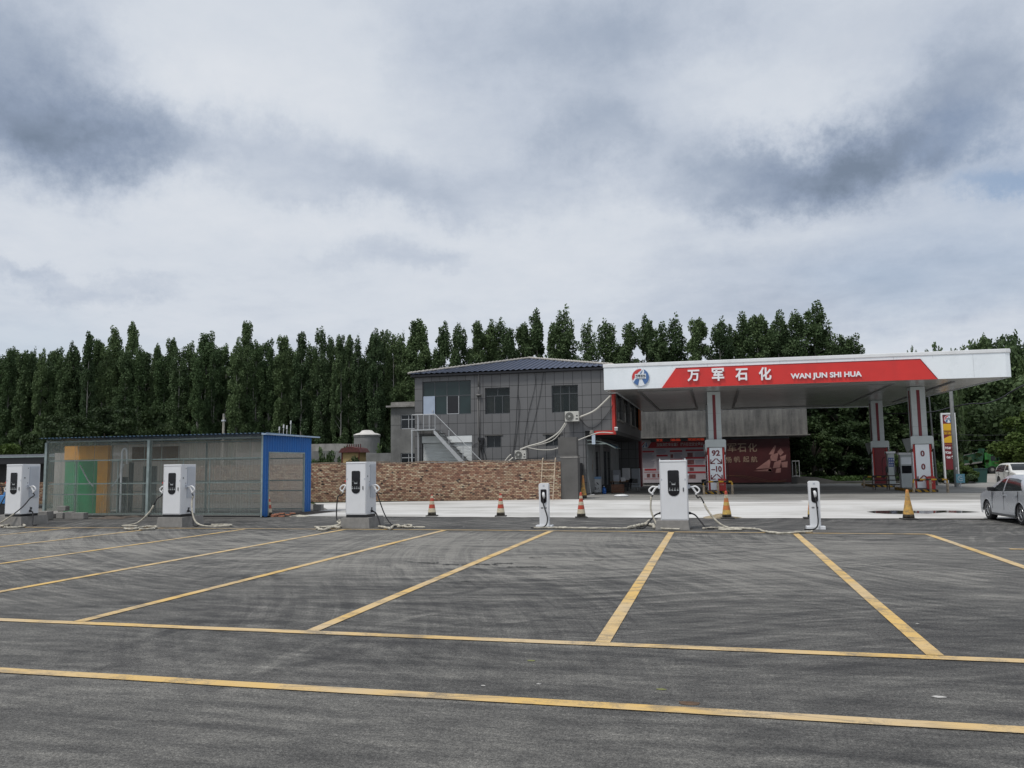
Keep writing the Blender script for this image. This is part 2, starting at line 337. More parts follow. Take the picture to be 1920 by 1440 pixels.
def m_brick():
    t=NT('rough_brick'); sp=t.new('ShaderNodeSeparateXYZ'); t.L.new(t.co,sp.inputs[0]); cb=t.new('ShaderNodeCombineXYZ')
    wob=t.noise(1.2,3,.5); 
    t.L.new(t.math('ADD',sp.outputs[0],sp.outputs[1]),cb.inputs[0]); t.L.new(t.math('MULTIPLY_ADD',wob,.02,sp.outputs[2]),cb.inputs[1])
    def br(w,h,o,c1,c2,mo,loc=0):
        b=t.new('ShaderNodeTexBrick'); b.offset=o; t.L.new(t.map(co=cb.outputs[0],loc=(loc,loc*.5,0)) if loc else cb.outputs[0],b.inputs[0]); b.inputs['Scale'].default_value=1; b.inputs['Brick Width'].default_value=w; b.inputs['Row Height'].default_value=h
        b.inputs['Mortar Size'].default_value=.011; b.inputs['Mortar Smooth'].default_value=.3; b.inputs['Bias'].default_value=-.1
        b.inputs['Color1'].default_value=(*c1,1); b.inputs['Color2'].default_value=(*c2,1); b.inputs['Mortar'].default_value=(*mo,1); return b
    b=br(.25,.0775,.5,(.36,.17,.11),(.62,.46,.30),(.10,.07,.055))
    W_,H_=.225,.09
    cs=t.new('ShaderNodeSeparateXYZ'); t.L.new(cb.outputs[0],cs.inputs[0]); row=t.math('FLOOR',t.math('DIVIDE',cs.outputs[1],H_))
    half=t.math('MULTIPLY',t.math('SUBTRACT',row,t.math('MULTIPLY',t.math('FLOOR',t.math('DIVIDE',row,2.0)),2.0)),.5)
    col=t.math('FLOOR',t.math('ADD',t.math('DIVIDE',cs.outputs[0],W_),half)); idv=t.new('ShaderNodeCombineXYZ'); t.L.new(col,idv.inputs[0]); t.L.new(row,idv.inputs[1])
    wn=t.new('ShaderNodeTexWhiteNoise',noise_dimensions='3D'); t.L.new(idv.outputs[0],wn.inputs['Vector']); hs=t.new('ShaderNodeSeparateColor'); t.L.new(wn.outputs['Color'],hs.inputs[0])
    c=t.ramp(hs.outputs[0],[(0,(.13,.085,.065)),(.12,(.27,.155,.115)),(.35,(.42,.24,.16)),(.62,(.50,.345,.23)),(.85,(.60,.465,.315)),(1,(.68,.57,.42))])
    fx=t.math('FRACT',t.math('ADD',t.math('DIVIDE',cs.outputs[0],W_),half)); fz=t.math('FRACT',t.math('DIVIDE',cs.outputs[1],H_))
    ex=t.math('MINIMUM',fx,t.math('SUBTRACT',1.0,fx)); ez=t.math('MINIMUM',fz,t.math('SUBTRACT',1.0,fz)); fac=t.math('MAXIMUM',t.rng(ex,.04,.09,1,0),t.rng(ez,.10,.22,1,0))
    c=t.mix(t.math('MULTIPLY',fac,.75),c,(.10,.07,.055))
    reg=t.noise(.35,4,.6,co=t.map(loc=(5,0,0))); c=t.mix(t.rng(reg,.42,.68,0,.3),c,(.26,.12,.085))
    st=t.noise(.5,6,.6); c=t.mix(t.rng(st,.4,.75,0,.35),c,(.16,.115,.085)); 
    h=t.math('SUBTRACT',t.math('MULTIPLY',hs.outputs[1],.8),t.math('MULTIPLY',fac,1.2)); t.bump(h,.9,.03)
    return t.fin(c,.93,0,.2)
M_brick=m_brick()
def m_tile(name,c,w=.62,h=.82,mo=(.012,.012,.013),ms=.018,off=(0,0)):
    t=NT(name); sp=t.new('ShaderNodeSeparateXYZ'); t.L.new(t.co,sp.inputs[0]); cb=t.new('ShaderNodeCombineXYZ')
    t.L.new(t.math('ADD',t.math('ADD',sp.outputs[0],sp.outputs[1]),off[0]),cb.inputs[0]); t.L.new(t.math('ADD',sp.outputs[2],off[1]),cb.inputs[1])
    b=t.new('ShaderNodeTexBrick'); b.offset=0; t.L.new(cb.outputs[0],b.inputs[0]); b.inputs['Scale'].default_value=1; b.inputs['Brick Width'].default_value=w; b.inputs['Row Height'].default_value=h
    b.inputs['Mortar Size'].default_value=ms; b.inputs['Mortar Smooth'].default_value=.2; b.inputs['Color1'].default_value=(*[x*.93 for x in c],1); b.inputs['Color2'].default_value=(*[x*1.07 for x in c],1); b.inputs['Mortar'].default_value=(*mo,1)
    n=t.noise(.8,7,.6,co=t.map((1,1,.5))); col=t.mix(t.rng(n,.35,.7,0,.22),b.outputs[0],tuple(x*1.6 for x in c))
    rn=t.noise(3.0,6,.65,co=t.map((1.4,1.4,.12))); col=t.mix(t.rng(rn,.55,.75,0,.22),col,tuple(x*.55 for x in c))
    t.bump(b.outputs['Fac'],-.4,.01); return t.fin(col,.62,0,.4)
M_tile=m_tile('grey_tile',(.135,.135,.138))
def m_rib(name,col,rough=.4,metal=0,dirt=.15):
    t=NT(name); n=t.noise(1.3,7,.6,co=t.map((1,1,.3))); c=t.mix(t.rng(n,.4,.75,0,dirt*3),col,tuple(x*.55+.03 for x in col)); return t.fin(c,rough,metal,.5)
M_blue=m_rib('blue_sheet',(.012,.13,.42),.42)
M_white=pm('white_enamel',(.74,.75,.76),.32,.03,1.5,0,0,.5,(.45,.44,.42),1.0,.25)
M_cab=pm('cabinet_white',(.72,.73,.75),.38,.03,1.5,0,0,.5,(.5,.5,.49),2.0,.2)
M_cab2=pm('vent_grey',(.50,.53,.58),.5,.04,3)
M_black=pm('black_plastic',(.012,.012,.014),.35,.2,3)
M_gloss=pm('screen_black',(.006,.006,.008),.12,.1,3)
M_rub=pm('rubber_black',(.018,.018,.02),.75,.25,6)
M_wrap=pm('white_wrap',(.46,.43,.36),.8,.40,9,.5,0,.3,(.25,.23,.19),6,.6)
M_conc=pm('block_concrete',(.26,.25,.235),.9,.25,2,.5,0,.2,(.13,.125,.12),1.5,.6)
M_render=pm('weathered_cement',(.21,.21,.205),.92,.28,.7,.35,0,.2,(.10,.10,.10),.8,.6)
t=NT('dark_cement'); n=t.noise(.5,6,.6); n2=t.noise(1.6,8,.7,co=t.map((1.6,1.6,.18))); n3=t.noise(6,5,.6)
v=t.math('MULTIPLY_ADD',n2,.7,t.math('MULTIPLY_ADD',n,.5,t.math('MULTIPLY',n3,.15))); M_render_d=t.fin(t.ramp(t.rng(v,.48,.86),[(0,(.07,.07,.07)),(.45,(.155,.153,.148)),(1,(.26,.255,.24))]),.92,0,.2)
M_plaster=pm('grey_plaster',(.115,.112,.108),.9,.15,1.2,.2,0,.2,(.16,.155,.15),.7,.4)
M_glass=pm('window_glass',(.012,.016,.018),.10,.2,1,0,0,.35)
M_glass2=pm('tinted_glass',(.022,.038,.038),.10,.2,1,0,0,.4)
M_curt=pm('curtain',(.12,.105,.085),.8,.5,5)
M_alu=pm('aluminium_frame',(.085,.09,.095),.45,.1,4,0,.3)
M_alul=pm('pale_aluminium',(.5,.51,.52),.4,.1,4,0,.3)
M_galv=pm('galvanised',(.30,.36,.35),.45,.18,5,0,.4)
M_door=pm('pale_blue_door',(.36,.42,.52),.45,.06,2)
M_red=pm('red_panel',(.60,.032,.026),.35,.06,1.2,0,0,.5,(.35,.03,.03),.8,.3)
M_redd=pm('red_trim',(.42,.025,.02),.45,.15,2)
M_maroon=pm('maroon_stripe',(.16,.012,.018),.45,.15,2)
M_canw=pm('canopy_white',(.80,.84,.87),.30,.03,.6,0,0,.5,(.55,.60,.63),.5,.3)
M_colw=pm('column_white',(.48,.52,.52),.35,.06,1.5,0,0,.5,(.3,.33,.33),1,.4)
M_wood=pm('board_wood',(.22,.12,.05),.75,.3,4)
M_yel=pm('yellow_paint',(.62,.36,.03),.55,.2,4,0,0,.4,(.2,.13,.04),3,.6)
M_blk=pm('black_paint',(.02,.02,.02),.55,.3,4,0,0,.4,(.1,.09,.08),3,.5)
def m_hazard(name,sx=.32,axis='x'):
    t=NT(name); sp=t.new('ShaderNodeSeparateXYZ'); t.L.new(t.co,sp.inputs[0])
    v=t.math('ADD',t.math('ADD',sp.outputs[0],sp.outputs[1]),sp.outputs[2]) if axis=='x' else sp.outputs[2]
    if axis=='l': v=t.math('ADD',sp.outputs[0],sp.outputs[1])
    m=t.math('GREATER_THAN',t.math('FRACT',t.math('DIVIDE',v,sx)),.5); n=t.noise(5,6,.65)
    c=t.mix(m,(.60,.34,.03),(.02,.02,.02)); c=t.mix(t.rng(n,.5,.68,0,.8),c,(.13,.11,.09)); return t.fin(c,.6,0,.4)
M_haz=m_hazard('hazard_stripes',.42); M_hazr=m_hazard('hazard_rail',.62,'l')
# ------------------------------------------------------------------ ground
g=MB().quad((-700,-60,-.04),(700,-60,-.04),(700,900,-.04),(-700,900,-.04)); 
def m_earth():
    t=NT('earth_and_grass'); n=t.noise(.35,8,.65); n2=t.noise(4,6,.7); v=t.math('MULTIPLY_ADD',n2,.4,n); c=t.ramp(t.rng(v,.5,.9),[(0,(.022,.032,.012)),(.5,(.045,.058,.022)),(1,(.11,.095,.06))]); t.bump(n2,.8,.1); return t.fin(c,.95,0,.1)
M_earth=m_earth(); struct(g,'ground',M_earth)
g=MB().quad((-75,-25,0),(60,-25,0),(60,30.4,0),(40,30.3,0),(10,30.2,0),(-1.2,30.5,0),(-10,30.8,0),(-17.9,30.9,0),(-18,30.35,0),(-45,30.2,0),(-75,30.2,0)); struct(g,'parking_asphalt',M_asph)
# rough, crumbled edge of the asphalt towards the new slab: sheet lies 4 mm above, edge wobbles
def edge(x0,x1,y,amp,n,seed):
    rr=random.Random(seed); return [(x0+(x1-x0)*i/n, y+rr.uniform(-amp,amp)) for i in range(n+1)]
front=edge(-17.9,58,30.62,.07,150,3); front=[(x,y+max(0,-(x))*.03) for x,y in front]
back=[(58,44.6),(3,44.9),(-7.3,45.6),(-7.6,47.4),(-8.8,46.9),(-22.5,43.0),(-18.2,36.2)]
struct(MB().quad(*[(x,y,.005) for x,y in front+back]),'concrete_apron',M_newc)
struct(MB().quad((58,44.7,.001),(58,78,.001),(8,78,.001),(8,80,.001),(-6.4,80,.001),(-9,78,.001),(-9,53,.001),(-12,53,.001),(-12,47.6,.001),(-7.4,47.3,.001),(-7.3,45.5,.001),(3,44.8,.001)),'station_forecourt',M_oldshade)
struct(MB().quad((58,78.02,.002),(190,78,.002),(190,190,.002),(30,120,.002),(21,95,.002),(20,78.02,.002)),'road',M_road)
struct(MB().quad((-75,30.25,-.004),(-18.4,30.4,-.004),(-18.2,36.4,-.004),(-22.8,43.1,-.004),(-75,41,-.004)),'dirt_yard',pm('dusty_concrete',(.19,.18,.165),.95,.3,1.2,.5,0,.2,(.10,.09,.08),1.5,.6))
# painted bay lines
ln=MB(); W2=.085
def strip(x0,y0,x1,y1,w=.17,z=.009):
    d=Vector((x1-x0,y1-y0)); n=Vector((-d.y,d.x)).normalized()*w/2; k=max(1,int(d.length/1.2)); rr=random
    a=[];b=[]
    for i in range(k+1):
        q=Vector((x0,y0))+d*i/k; j=rr.uniform(-.006,.006); a.append((q.x+n.x+j*.5,q.y+n.y+j,z)); b.append((q.x-n.x,q.y-n.y+j,z))
    vs=a+b; fs=[(i,k+1+i,k+2+i,i+1) for i in range(k)]; ln.add(vs,fs)
BX=[-25.9,-22.25,-18.75,-15.3,-11.73,-8.31,-4.89,-1.3,2.12]
YA,YB,YC=9.22,6.93,24.45
strip(-60,YC+.1,-8,YC+.18,.13); strip(-8,YC+.18,5.53,24.2,.13)
strip(-40,9.42,-9,9.26); strip(-9,9.26,20,9.18); strip(-40,7.1,-7,6.95); strip(-7,6.95,20,6.9)
for i,x in enumerate(BX): strip(x,9.33,x,YC+.02,.17 if i>3 else .15)
strip(5.5,24.1,5.45,9.33); strip(8.9,24.2,8.9,20)
a=G(1893,1030); strip(a.x,a.y,a.x+6,a.y-.2,.16)
for x in (-29.3,-32.8): strip(x,9.33,x,YC+.02,.15)
struct(ln,'bay_markings',M_paint)
# puddle + tyre-crumb mounds
pd=[(1625,959.5),(1640,957.8),(1680,957),(1700,957.8),(1740,957.6),(1770,957),(1800,957.5),(1838,960),(1800,961.8),(1770,960.8),(1740,963),(1715,962),(1690,963.8),(1660,963.2),(1640,962)]
t=NT('wet_puddle'); M_pud=t.fin(t.mix(t.rng(t.noise(2,4,.6),.4,.6),(.03,.028,.025),(.07,.065,.06)),.08,0,.7)
struct(MB().quad(*[tuple(G(x,y,.009)) for x,y in reversed(pd)]),'puddle',M_pud)
pd=[(1280,939.6),(1340,939.0),(1420,938.6),(1500,938.8),(1505,939.6),(1400,939.9)]
struct(MB().quad(*[tuple(G(x,y,.012)) for x,y in reversed(pd)]),'damp_patch',pm('damp_concrete',(.10,.095,.09),.5,.2,2))
# ------------------------------------------------------------------ canopy, columns, pumps
ZS=6.6
FL=Vector((-6.5,50.1,0)); FR=Vector((16.5,50.8,0)); BR=Vector((14.4,75.3,0)); BL=Vector((-6.08,73.0,0))
cpy=thing('station_canopy','wide white fuel station canopy with red sign band and round emblem','canopy',(5,62,0))
poly=[(FL.x,FL.y),(FR.x-.35,FR.y-.01),(FR.x-.1,FR.y+.08),(FR.x,FR.y+.35),(BR.x,BR.y),(BL.x,BL.y),(-6.08,52.92),(-6.5,52.92)]
def inset(pl,d):
    c=Vector((5,62)); out=[]
    for x,y in pl:
        v=Vector((x,y))-c; out.append(tuple(c+v*(1-d/v.length)))
    return out
fm=MB(); n=len(poly)
o_=poly; i_=inset(poly,.12)
for (za,zb,pa) in ((ZS,7.98,o_),):
    vs=[(x,y,za) for x,y in pa]+[(x,y,zb) for x,y in pa]+[(x,y,za) for x,y in i_]+[(x,y,zb) for x,y in i_]
    fs=[]
    for k in range(n):
        j=(k+1)%n; fs+=[(k,j,n+j,n+k),(2*n+j,2*n+k,3*n+k,3*n+j),(2*n+k,2*n+j,j,k)]
    fm.add(vs,fs)
fm.build('fascia',M_canw,cpy,world=True)
lip=MB(); lo=inset(poly,-.06)
vs=[(x,y,7.98) for x,y in lo]+[(x,y,8.2) for x,y in lo]; lip.add(vs,[tuple(range(n-1,-1,-1)),tuple(range(n,2*n))]+[(k,(k+1)%n,n+(k+1)%n,n+k) for k in range(n)])
lip.build('roof_cap',M_white,cpy,world=True,bevel=.03)
def m_soffit():
    t=NT('soffit_panels'); sp=t.new('ShaderNodeSeparateXYZ'); t.L.new(t.co,sp.inputs[0])
    w=t.math('FRACT',t.math('MULTIPLY',sp.outputs[1],3.3)); l=t.math('LESS_THAN',w,.06)
    n=t.noise(.5,6,.6); c=t.mix(t.rng(n,.35,.7,0,.6),(.55,.55,.54),(.42,.42,.41)); c=t.mix(l,c,(.12,.12,.12)); 
    wv=t.noise(.5,2,.5,co=t.map((.3,3,1))); t.bump(wv,.12,.1); return t.fin(c,.26,.25,.6)
so=MB(); pi=inset(poly,.13); so.add([(x,y,ZS+.05) for x,y in pi]+[(x,y,ZS+.3) for x,y in pi],[tuple(range(n-1,-1,-1)),tuple(range(n,2*n))]+[(k,(k+1)%n,n+(k+1)%n,n+k) for k in range(n)])
so.build('soffit',m_soffit(),cpy,world=True)
tr=MB()   # raised rectangular trims under the soffit
def rectloop(x0,x1,y0,y1,w=.16):
    z0,z1=ZS-.015,ZS+.049
    tr.box(x0,x1,y0,y0+w,z0,z1); tr.box(x0,x1,y1-w,y1,z0,z1); tr.box(x0,x0+w,y0+w,y1-w,z0,z1); tr.box(x1-w,x1,y0+w,y1-w,z0,z1)
rectloop(-4.6,.0-1.2,52.2,71.5); rectloop(1.6,10.8,53.0,72); rectloop(13.9,14.1,53,70,.08)
tr.build('ceiling_trim',pm('trim_grey',(.20,.20,.20),.45,.1,3),cpy,world=True)
# sign band on the front fascia: coordinates s (m along the front) and z
FD=(FR-FL).normalized(); FN=Vector((FD.y,-FD.x,0))
def FP(s,z,out=0.0): p=FL+FD*s+FN*out; return Vector((p.x,p.y,z))
def FS(px,py):          # photo point on the fascia plane -> (s,z)
    d=_ray(px,py); o=Vector((0,0,CAMZ)); t=(FL-o).dot(FN)/d.dot(FN); q=o+d*t; return (q-FL).dot(FD),q.z
def slab(mb,pts,o0,o1):
    n=len(pts); vs=[FP(s,z,o0) for s,z in pts]+[FP(s,z,o1) for s,z in pts]
    mb.add(vs,[tuple(range(n-1,-1,-1)),tuple(range(n,2*n))]+[(k,(k+1)%n,n+(k+1)%n,n+k) for k in range(n)])
m=MB(); q=[FS(1241,727.5),FS(1758,711),FS(1725,673.5),FS(1267,690.5)]; slab(m,q,0.003,.05); m.build('red_sign_band',M_red,cpy,world=True)
m=MB(); 
def rim(a,b,w=.035):
    (s0,z0),(s1,z1)=a,b; d=Vector((s1-s0,z1-z0)).normalized(); nn=Vector((-d.y,d.x))*w/2
    slab(m,[(s0+nn.x,z0+nn.y),(s0-nn.x,z0-nn.y),(s1-nn.x,z1-nn.y),(s1+nn.x,z1+nn.y)],.052,.062)
rim(q[3],q[2]); rim(q[2],q[1]); m.build('sign_band_edge',M_maroon,cpy,world=True)
M_let=pm('letter_white',(.80,.78,.80),.35,.03,2)
for ch,px,py,hh in (('万',1300,704.5,.70),('军',1346,702.5,.78),('石',1390,702.5,.73),('化',1434,701,.78)):
    s,z=FS(px,py); m=MB(); addtext(m,ch,1,FP(s,z,.11),FD,(0,0,1),bold=.03,ext=.05,fith=hh,fitw=.72); m.build('sign_letter',M_let,cpy,world=True)
s0,z0=FS(1482,706); s1,z1=FS(1615,704); m=MB(); addtext(m,'WAN JUN SHI HUA',1,FP((s0+s1)/2,(z0+z1)/2,.10),FD,(0,0,1),bold=.032,ext=.04,fitw=s1-s0,fith=.41); m.build('sign_letter',M_let,cpy,world=True)
def emblem(parent,fp,sc_,name='emblem',world=True):
    """round mark: disc, red arc at the upper left, blue field, white road and name plate. fp(u,v,out)->point, unit circle scaled"""
    Mb=pm('emblem_blue',(.06,.14,.33),.4,.05,2); Mr=pm('emblem_red',(.52,.04,.04),.4,.05,2); Mw=pm('emblem_white',(.72,.76,.80),.4,.03,2)
    def pl(mb,pts,o): 
        n=len(pts); mb.add([fp(u*sc_,v*sc_,o*sc_) for u,v in pts]+[fp(u*sc_,v*sc_,(o-.02)*sc_) for u,v in pts],[tuple(range(n)),tuple(range(2*n-1,n-1,-1))]+[(k,k+n,(k+1)%n+n,(k+1)%n) for k in range(n)])
    arc=lambda a,b,r,k=14:[(r*math.cos(R(a+(b-a)*i/k)),r*math.sin(R(a+(b-a)*i/k))) for i in range(k+1)]
    m=MB(); m.use(Mw); pl(m,arc(0,349,1.06,40),.03); pl(m,arc(0,349,1.0,40),.10)
    m.use(Mr); pl(m,arc(200,85,.96)+[(.12,.84),(-.25,.55),(-.6,.05),(-.82,-.25)],.13)
    m.use(Mb); pl(m,arc(66,-62,.96)+[(.12,-.1),(.45,.6)],.135)
    pl(m,arc(214,252,.96)+[(-.12,-.1),(.28,.84),(.1,.62),(-.3,.1)],.137)
    m.use(Mw); pl(m,[(-.62,-.18),(.62,-.18),(.62,.38),(-.62,.38)],.16)
    m.use(M_black); addtext(m,'万军石化',1,fp(0,.16*sc_,.17*sc_),fp(1,0,0)-fp(0,0,0),fp(0,1,0)-fp(0,0,0),.02,.01,fitw=1.14*sc_,fith=.30*sc_)
    addtext(m,'WAN JUN SHI HUA',1,fp(0,-.1*sc_,.17*sc_),fp(1,0,0)-fp(0,0,0),fp(0,1,0)-fp(0,0,0),.01,.01,fitw=1.0*sc_,fith=.1*sc_)
    return m.build(name,None,parent,world=world)
m=MB()
for k in range(1,11): slab(m,[(k*2.1-.006,ZS+.03),(k*2.1+.006,ZS+.03),(k*2.1+.006,7.95),(k*2.1-.006,7.95)] if (k*2.1<3.0 or k*2.1>19.5) else [(k*2.1-.006,7.82),(k*2.1+.006,7.82),(k*2.1+.006,7.97),(k*2.1-.006,7.97)],.001,.004)
m.build('panel_joint',pm('joint_line',(.40,.43,.45),.6),cpy,world=True,each=True)
s,z=FS(1201,707.5); emblem(cpy,lambda u,v,o:FP(s+u,z+v,o),.54)

CC=dict(a=(.1,54.9),b=(12.65,56.3),c=(12.3,67.8),d=(-.15,67.2))
ARW=[(-.5,.5),(.05,-.05),(.05,.3),(.2,.3),(.2,-.32),(-.42,-.32),(-.42,-.17),(-.06,-.17),(-.6,.4)]
def arrow(mb,cx,z,w,y,flip):
    # chevron arrow pointing down and outwards: shaft + open head
    def bar(p,q_,t):
        d=Vector((q_[0]-p[0],q_[1]-p[1])).normalized(); nn=Vector((-d.y,d.x))*t/2
        pts=[(p[0]+nn.x,p[1]+nn.y),(p[0]-nn.x,p[1]-nn.y),(q_[0]-nn.x,q_[1]-nn.y),(q_[0]+nn.x,q_[1]+nn.y)]
        mb.prism([(cx+flip*a*w,z+b*w) for a,b in pts],y-.006,y,'y')
    bar((-.5,.5),(.42,-.40),.20); bar((.47,-.54),(.43,.36),.19); bar((.565,-.46),(-.34,-.44),.19)
def column(key,label,texts,W=.84,zc=6.62,facing=True):
    x,y=CC[key]; t=thing('canopy_column',label,'column',(x,y,0))
    D=.95
    m=MB().box(-W/2,W/2,-D/2,D/2,.2,zc); m.build('column_cladding',M_colw,t)
    m=MB(); 
    m.box(-.095,.095,-D/2-.012,-D/2-.003,3.2,zc-.2); m.box(W/2+.003,W/2+.012,-.12,.12,3.2,zc-.2); m.box(-W/2-.012,-W/2-.003,-.16,.16,3.2,zc-.2); m.build('red_stripe',M_maroon,t)
    # joints between cladding sheets
    m=MB(); 
    for z in (4.1,5.2): m.box(-W/2-.004,W/2+.004,-D/2-.004,D/2+.004,z,z+.012)
    m.build('cladding_joint',pm('joint_grey',(.2,.22,.22),.5),t)
    # lower pylon with its cap
    m=MB().box(-.52,.52,-.62,-D/2-.002,.24,2.97); m.build('number_panel_back',M_redd,t)
    m=MB(); m.prism([(-.53,2.98),(-.53,.24),(-.43,.24),(-.43,2.98)],-.67,-D/2-.01,'y'); m.prism([(.53,2.98),(.43,2.98),(.43,.24),(.53,.24)],-.67,-D/2-.01,'y'); m.build('pylon_side',M_redd,t,each=True)
    m=MB(); m.box(-.57,-.535,-.70,-.3,.24,2.5); m.box(.535,.57,-.70,-.3,.24,2.5); m.build('pylon_edge_light',M_canw,t,each=True)
    m=MB().box(-.40,.40,-.69,-.63,.26,2.975); m.build('number_panel',M_canw if texts else M_maroon,t)
    c=MB(); c.prism([(-.66,3.0),(-.66,3.42),(-.58,3.5),(.58,3.5),(.66,3.42),(.66,3.0),(.62,2.68),(.585,2.68),(.55,3.0),(-.55,3.0),(-.585,2.68),(-.62,2.68)],-.80,-.665,'y')
    c.prism([(-.60,3.02),(-.60,3.40),(.60,3.40),(.60,3.02)],-.664,.70,'y'); c.build('pylon_cap',M_colw,t,bevel=.025)
    c=MB(); c.prism([(-.665,3.50),(.575,2.6),(.6,2.6),(-.2,3.5)][:0] or [(-.70,3.38),(.3,3.38),(.0,2.62)],-.84,-.60,'x') if False else None
    wgm=MB(); 
    for sx in (-1,1):
        a,b=(-.64,-.605) if sx<0 else (.605,.64); wgm.prism([(-.75,2.75),(-.66,3.38),(1.75,3.38),(.45,2.45)],a,b,'x')
    wgm.build('pylon_wing',M_colw,t,each=True)
    if texts:
        zz=[2.62,2.10,1.60,1.10] if texts[0]=='92' else [2.40,1.58]; m=MB()
        for tx,z in zip(texts,zz):
            if tx=='>': arrow(m,-.19,z,.33,-.695,-1); arrow(m,.19,z,.33,-.695,1)
            elif tx:
                addtext(m,tx,1,(0,-.70,z),(1,0,0),(0,0,1),.035,.006,fith=.38,fitw=.24 if len(tx)==1 else (.52 if len(tx)==2 else .66))
        if len(texts)>4: arrow(m,-.19,.86,.36,-.695,-1); arrow(m,.19,.86,.36,-.695,1)
        m.build('pump_number',M_maroon,t)
    return t
column('a','white and red column marked 92 and minus 10 left under the canopy front',['92','>','–10','>'])
column('b','white and red column marked with two zeros right under the canopy front',['0','0','','',''])
column('c','white column with red stripe at the back right, beside the slim pump',None)
column('d','white column with red stripe at the back left, in front of the safety poster',None)
def island(x,y,label,L=5.2,w=1.5,hoop=True,gr='kerbed pump islands'):
    t=thing('pump_island',label,'pump island',(x,y,0),0,gr)
    MB().box(-w/2,w/2,-L*.25,L*.75,0.004,.17).build('kerb',M_haz,t,bevel=.02)
    MB().box(-w/2+.08,w/2-.08,-L*.25+.08,L*.75-.08,.171,.195).build('island_top',M_conc,t)
    return t
def guard(x,y,label,w=1.75,pads=True):
    t=thing('guard_rail',label,'guard rail',(x,y,0),0,'pump guard rails')
    h=.80; m=MB(); m.tube(catm([(-w/2,0,0),(-w/2,0,h-.16),(-w/2+.05,0,h-.03),(-w/2+.18,0,h),(w/2-.18,0,h),(w/2-.05,0,h-.03),(w/2,0,h-.16),(w/2,0,0)],4),.055,8); m.build('hoop',M_hazr,t,smooth=True)
    m=MB()
    for k in (-1,0,1) if pads else (-1,1): m.cyl((k*w/2,0,0),(k*w/2,0,h-.2 if k else h-.02),.075,n=10)
    m.build('wrapped_post',pm('faded_post_wrap',(.33,.27,.20),.8,.4,6,0,0,.3,(.10,.09,.08),5,.7),t,each=True)
island(.1,55.4,'hazard striped island under the 92 column'); island(12.65,56.8,'hazard striped island under the two zeros column'); island(12.3,67.6,'hazard striped island under the far right column'); 
guard(.15,53.4,'black and yellow hoop rail in front of the 92 column',1.75); guard(12.75,54.6,'black and yellow hoop rail in front of the two zeros column',1.9); guard(11.6,65.4,'dark hoop rail by the slim far pump',1.7,False)
def pump(x,y,label,w=.9,d=.5,h=2.35,style=0):
    t=thing('fuel_dispenser',label,'fuel pump',(x,y,.19))
    MB().box(-w/2,w/2,-d/2,d/2,0,h).build('housing',M_colw,t,bevel=.03)
    MB().box(-w/2-.08,w/2+.08,-d/2-.08,d/2+.08,h+.003,h+.16).build('top_hood',M_white,t,bevel=.02)
    if style:
        MB().box(-w/2+.04,w/2-.04,-d/2-.02,-d/2-.003,1.35,2.0).build('blue_notice',pm('notice_blue',(.05,.09,.27),.4),t)
        m=MB()
        for i in range(3):
            for j in range(3): m.box(-w/2+.09+i*.14,-w/2+.17+i*.14,-d/2-.026,-d/2-.021,1.42+j*.2,1.52+j*.2)
        m.build('notice_icon',M_cab2,t,each=True)
    else:
        MB().box(-w/2+.06,w/2-.06,-d/2-.012,-d/2-.003,.95,1.45).build('display',M_gloss,t); MB().box(-w/2+.05,w/2-.05,-d/2-.014,-d/2-.003,1.55,2.0).build('price_board',M_canw,t)
    for sx in (-1,1):
        m=MB(); m.cbox((sx*(w/2+.07),-.05,1.15),(.12,.2,.42)); m.build('nozzle_holster',M_black,t)
        m=MB(); m.tube(catm([(sx*(w/2+.05),.1,h-.2),(sx*(w/2+.32),.05,h-.5),(sx*(w/2+.30),0,.6),(sx*(w/2+.14),-.05,.45),(sx*(w/2+.08),-.06,1.0)],6),.022,6); m.build('hose',M_rub,t,smooth=True)
pump(12.45,64.3,'slim white pump with blue notice by the far right column',.46,.5,2.3,1)
pump(12.32,58.9,'white pump with dark display behind the two zeros column',.72,.55,2.15)
pump(.15,58.6,'white pump behind the 92 column',.8,.55,2.3)
def redbox(x,y,label):
    t=thing('extinguisher_box',label,'fire box',(x,y,.2),0,'red extinguisher boxes')
    MB().box(-.24,.24,-.12,.12,0,.78).build('case',M_redd,t,bevel=.015); m=MB(); addtext(m,'灭火器',1,(0,-.128,.6),(1,0,0),(0,0,1),.01,.003,fitw=.34,fith=.12); addtext(m,'119',1,(0,-.128,.4),(1,0,0),(0,0,1),.01,.003,fitw=.2,fith=.1); m.build('lettering',pm('faded_letters',(.55,.42,.38),.6),t); MB().box(-.2,.2,-.126,-.121,.32,.33).build('door_seam',M_black,t)
redbox(.42,54.05,'red extinguisher box at the foot of the 92 column'); redbox(12.95,55.35,'red extinguisher box at the foot of the two zeros column')
# black-yellow service frame beside the far pumps
t=thing('hose_rack','low black and yellow rack between the two right pumps','rack',(11.5,60.6,0)); m=MB()
for x in (-.9,0,.9):
    for y in (-.4,.4): m.cyl((x,y,0),(x,y,.95),.03,n=6)
for y in (-.4,.4):
    for z in (.35,.65,.95): m.cyl((-.9,y,z),(.9,y,z),.028,n=6)
m.build('frame',pm('rack_dark',(.045,.035,.03),.6,.6,3),t)
for x,lb in ((11.0,'left'),(12.9,'right')): pass

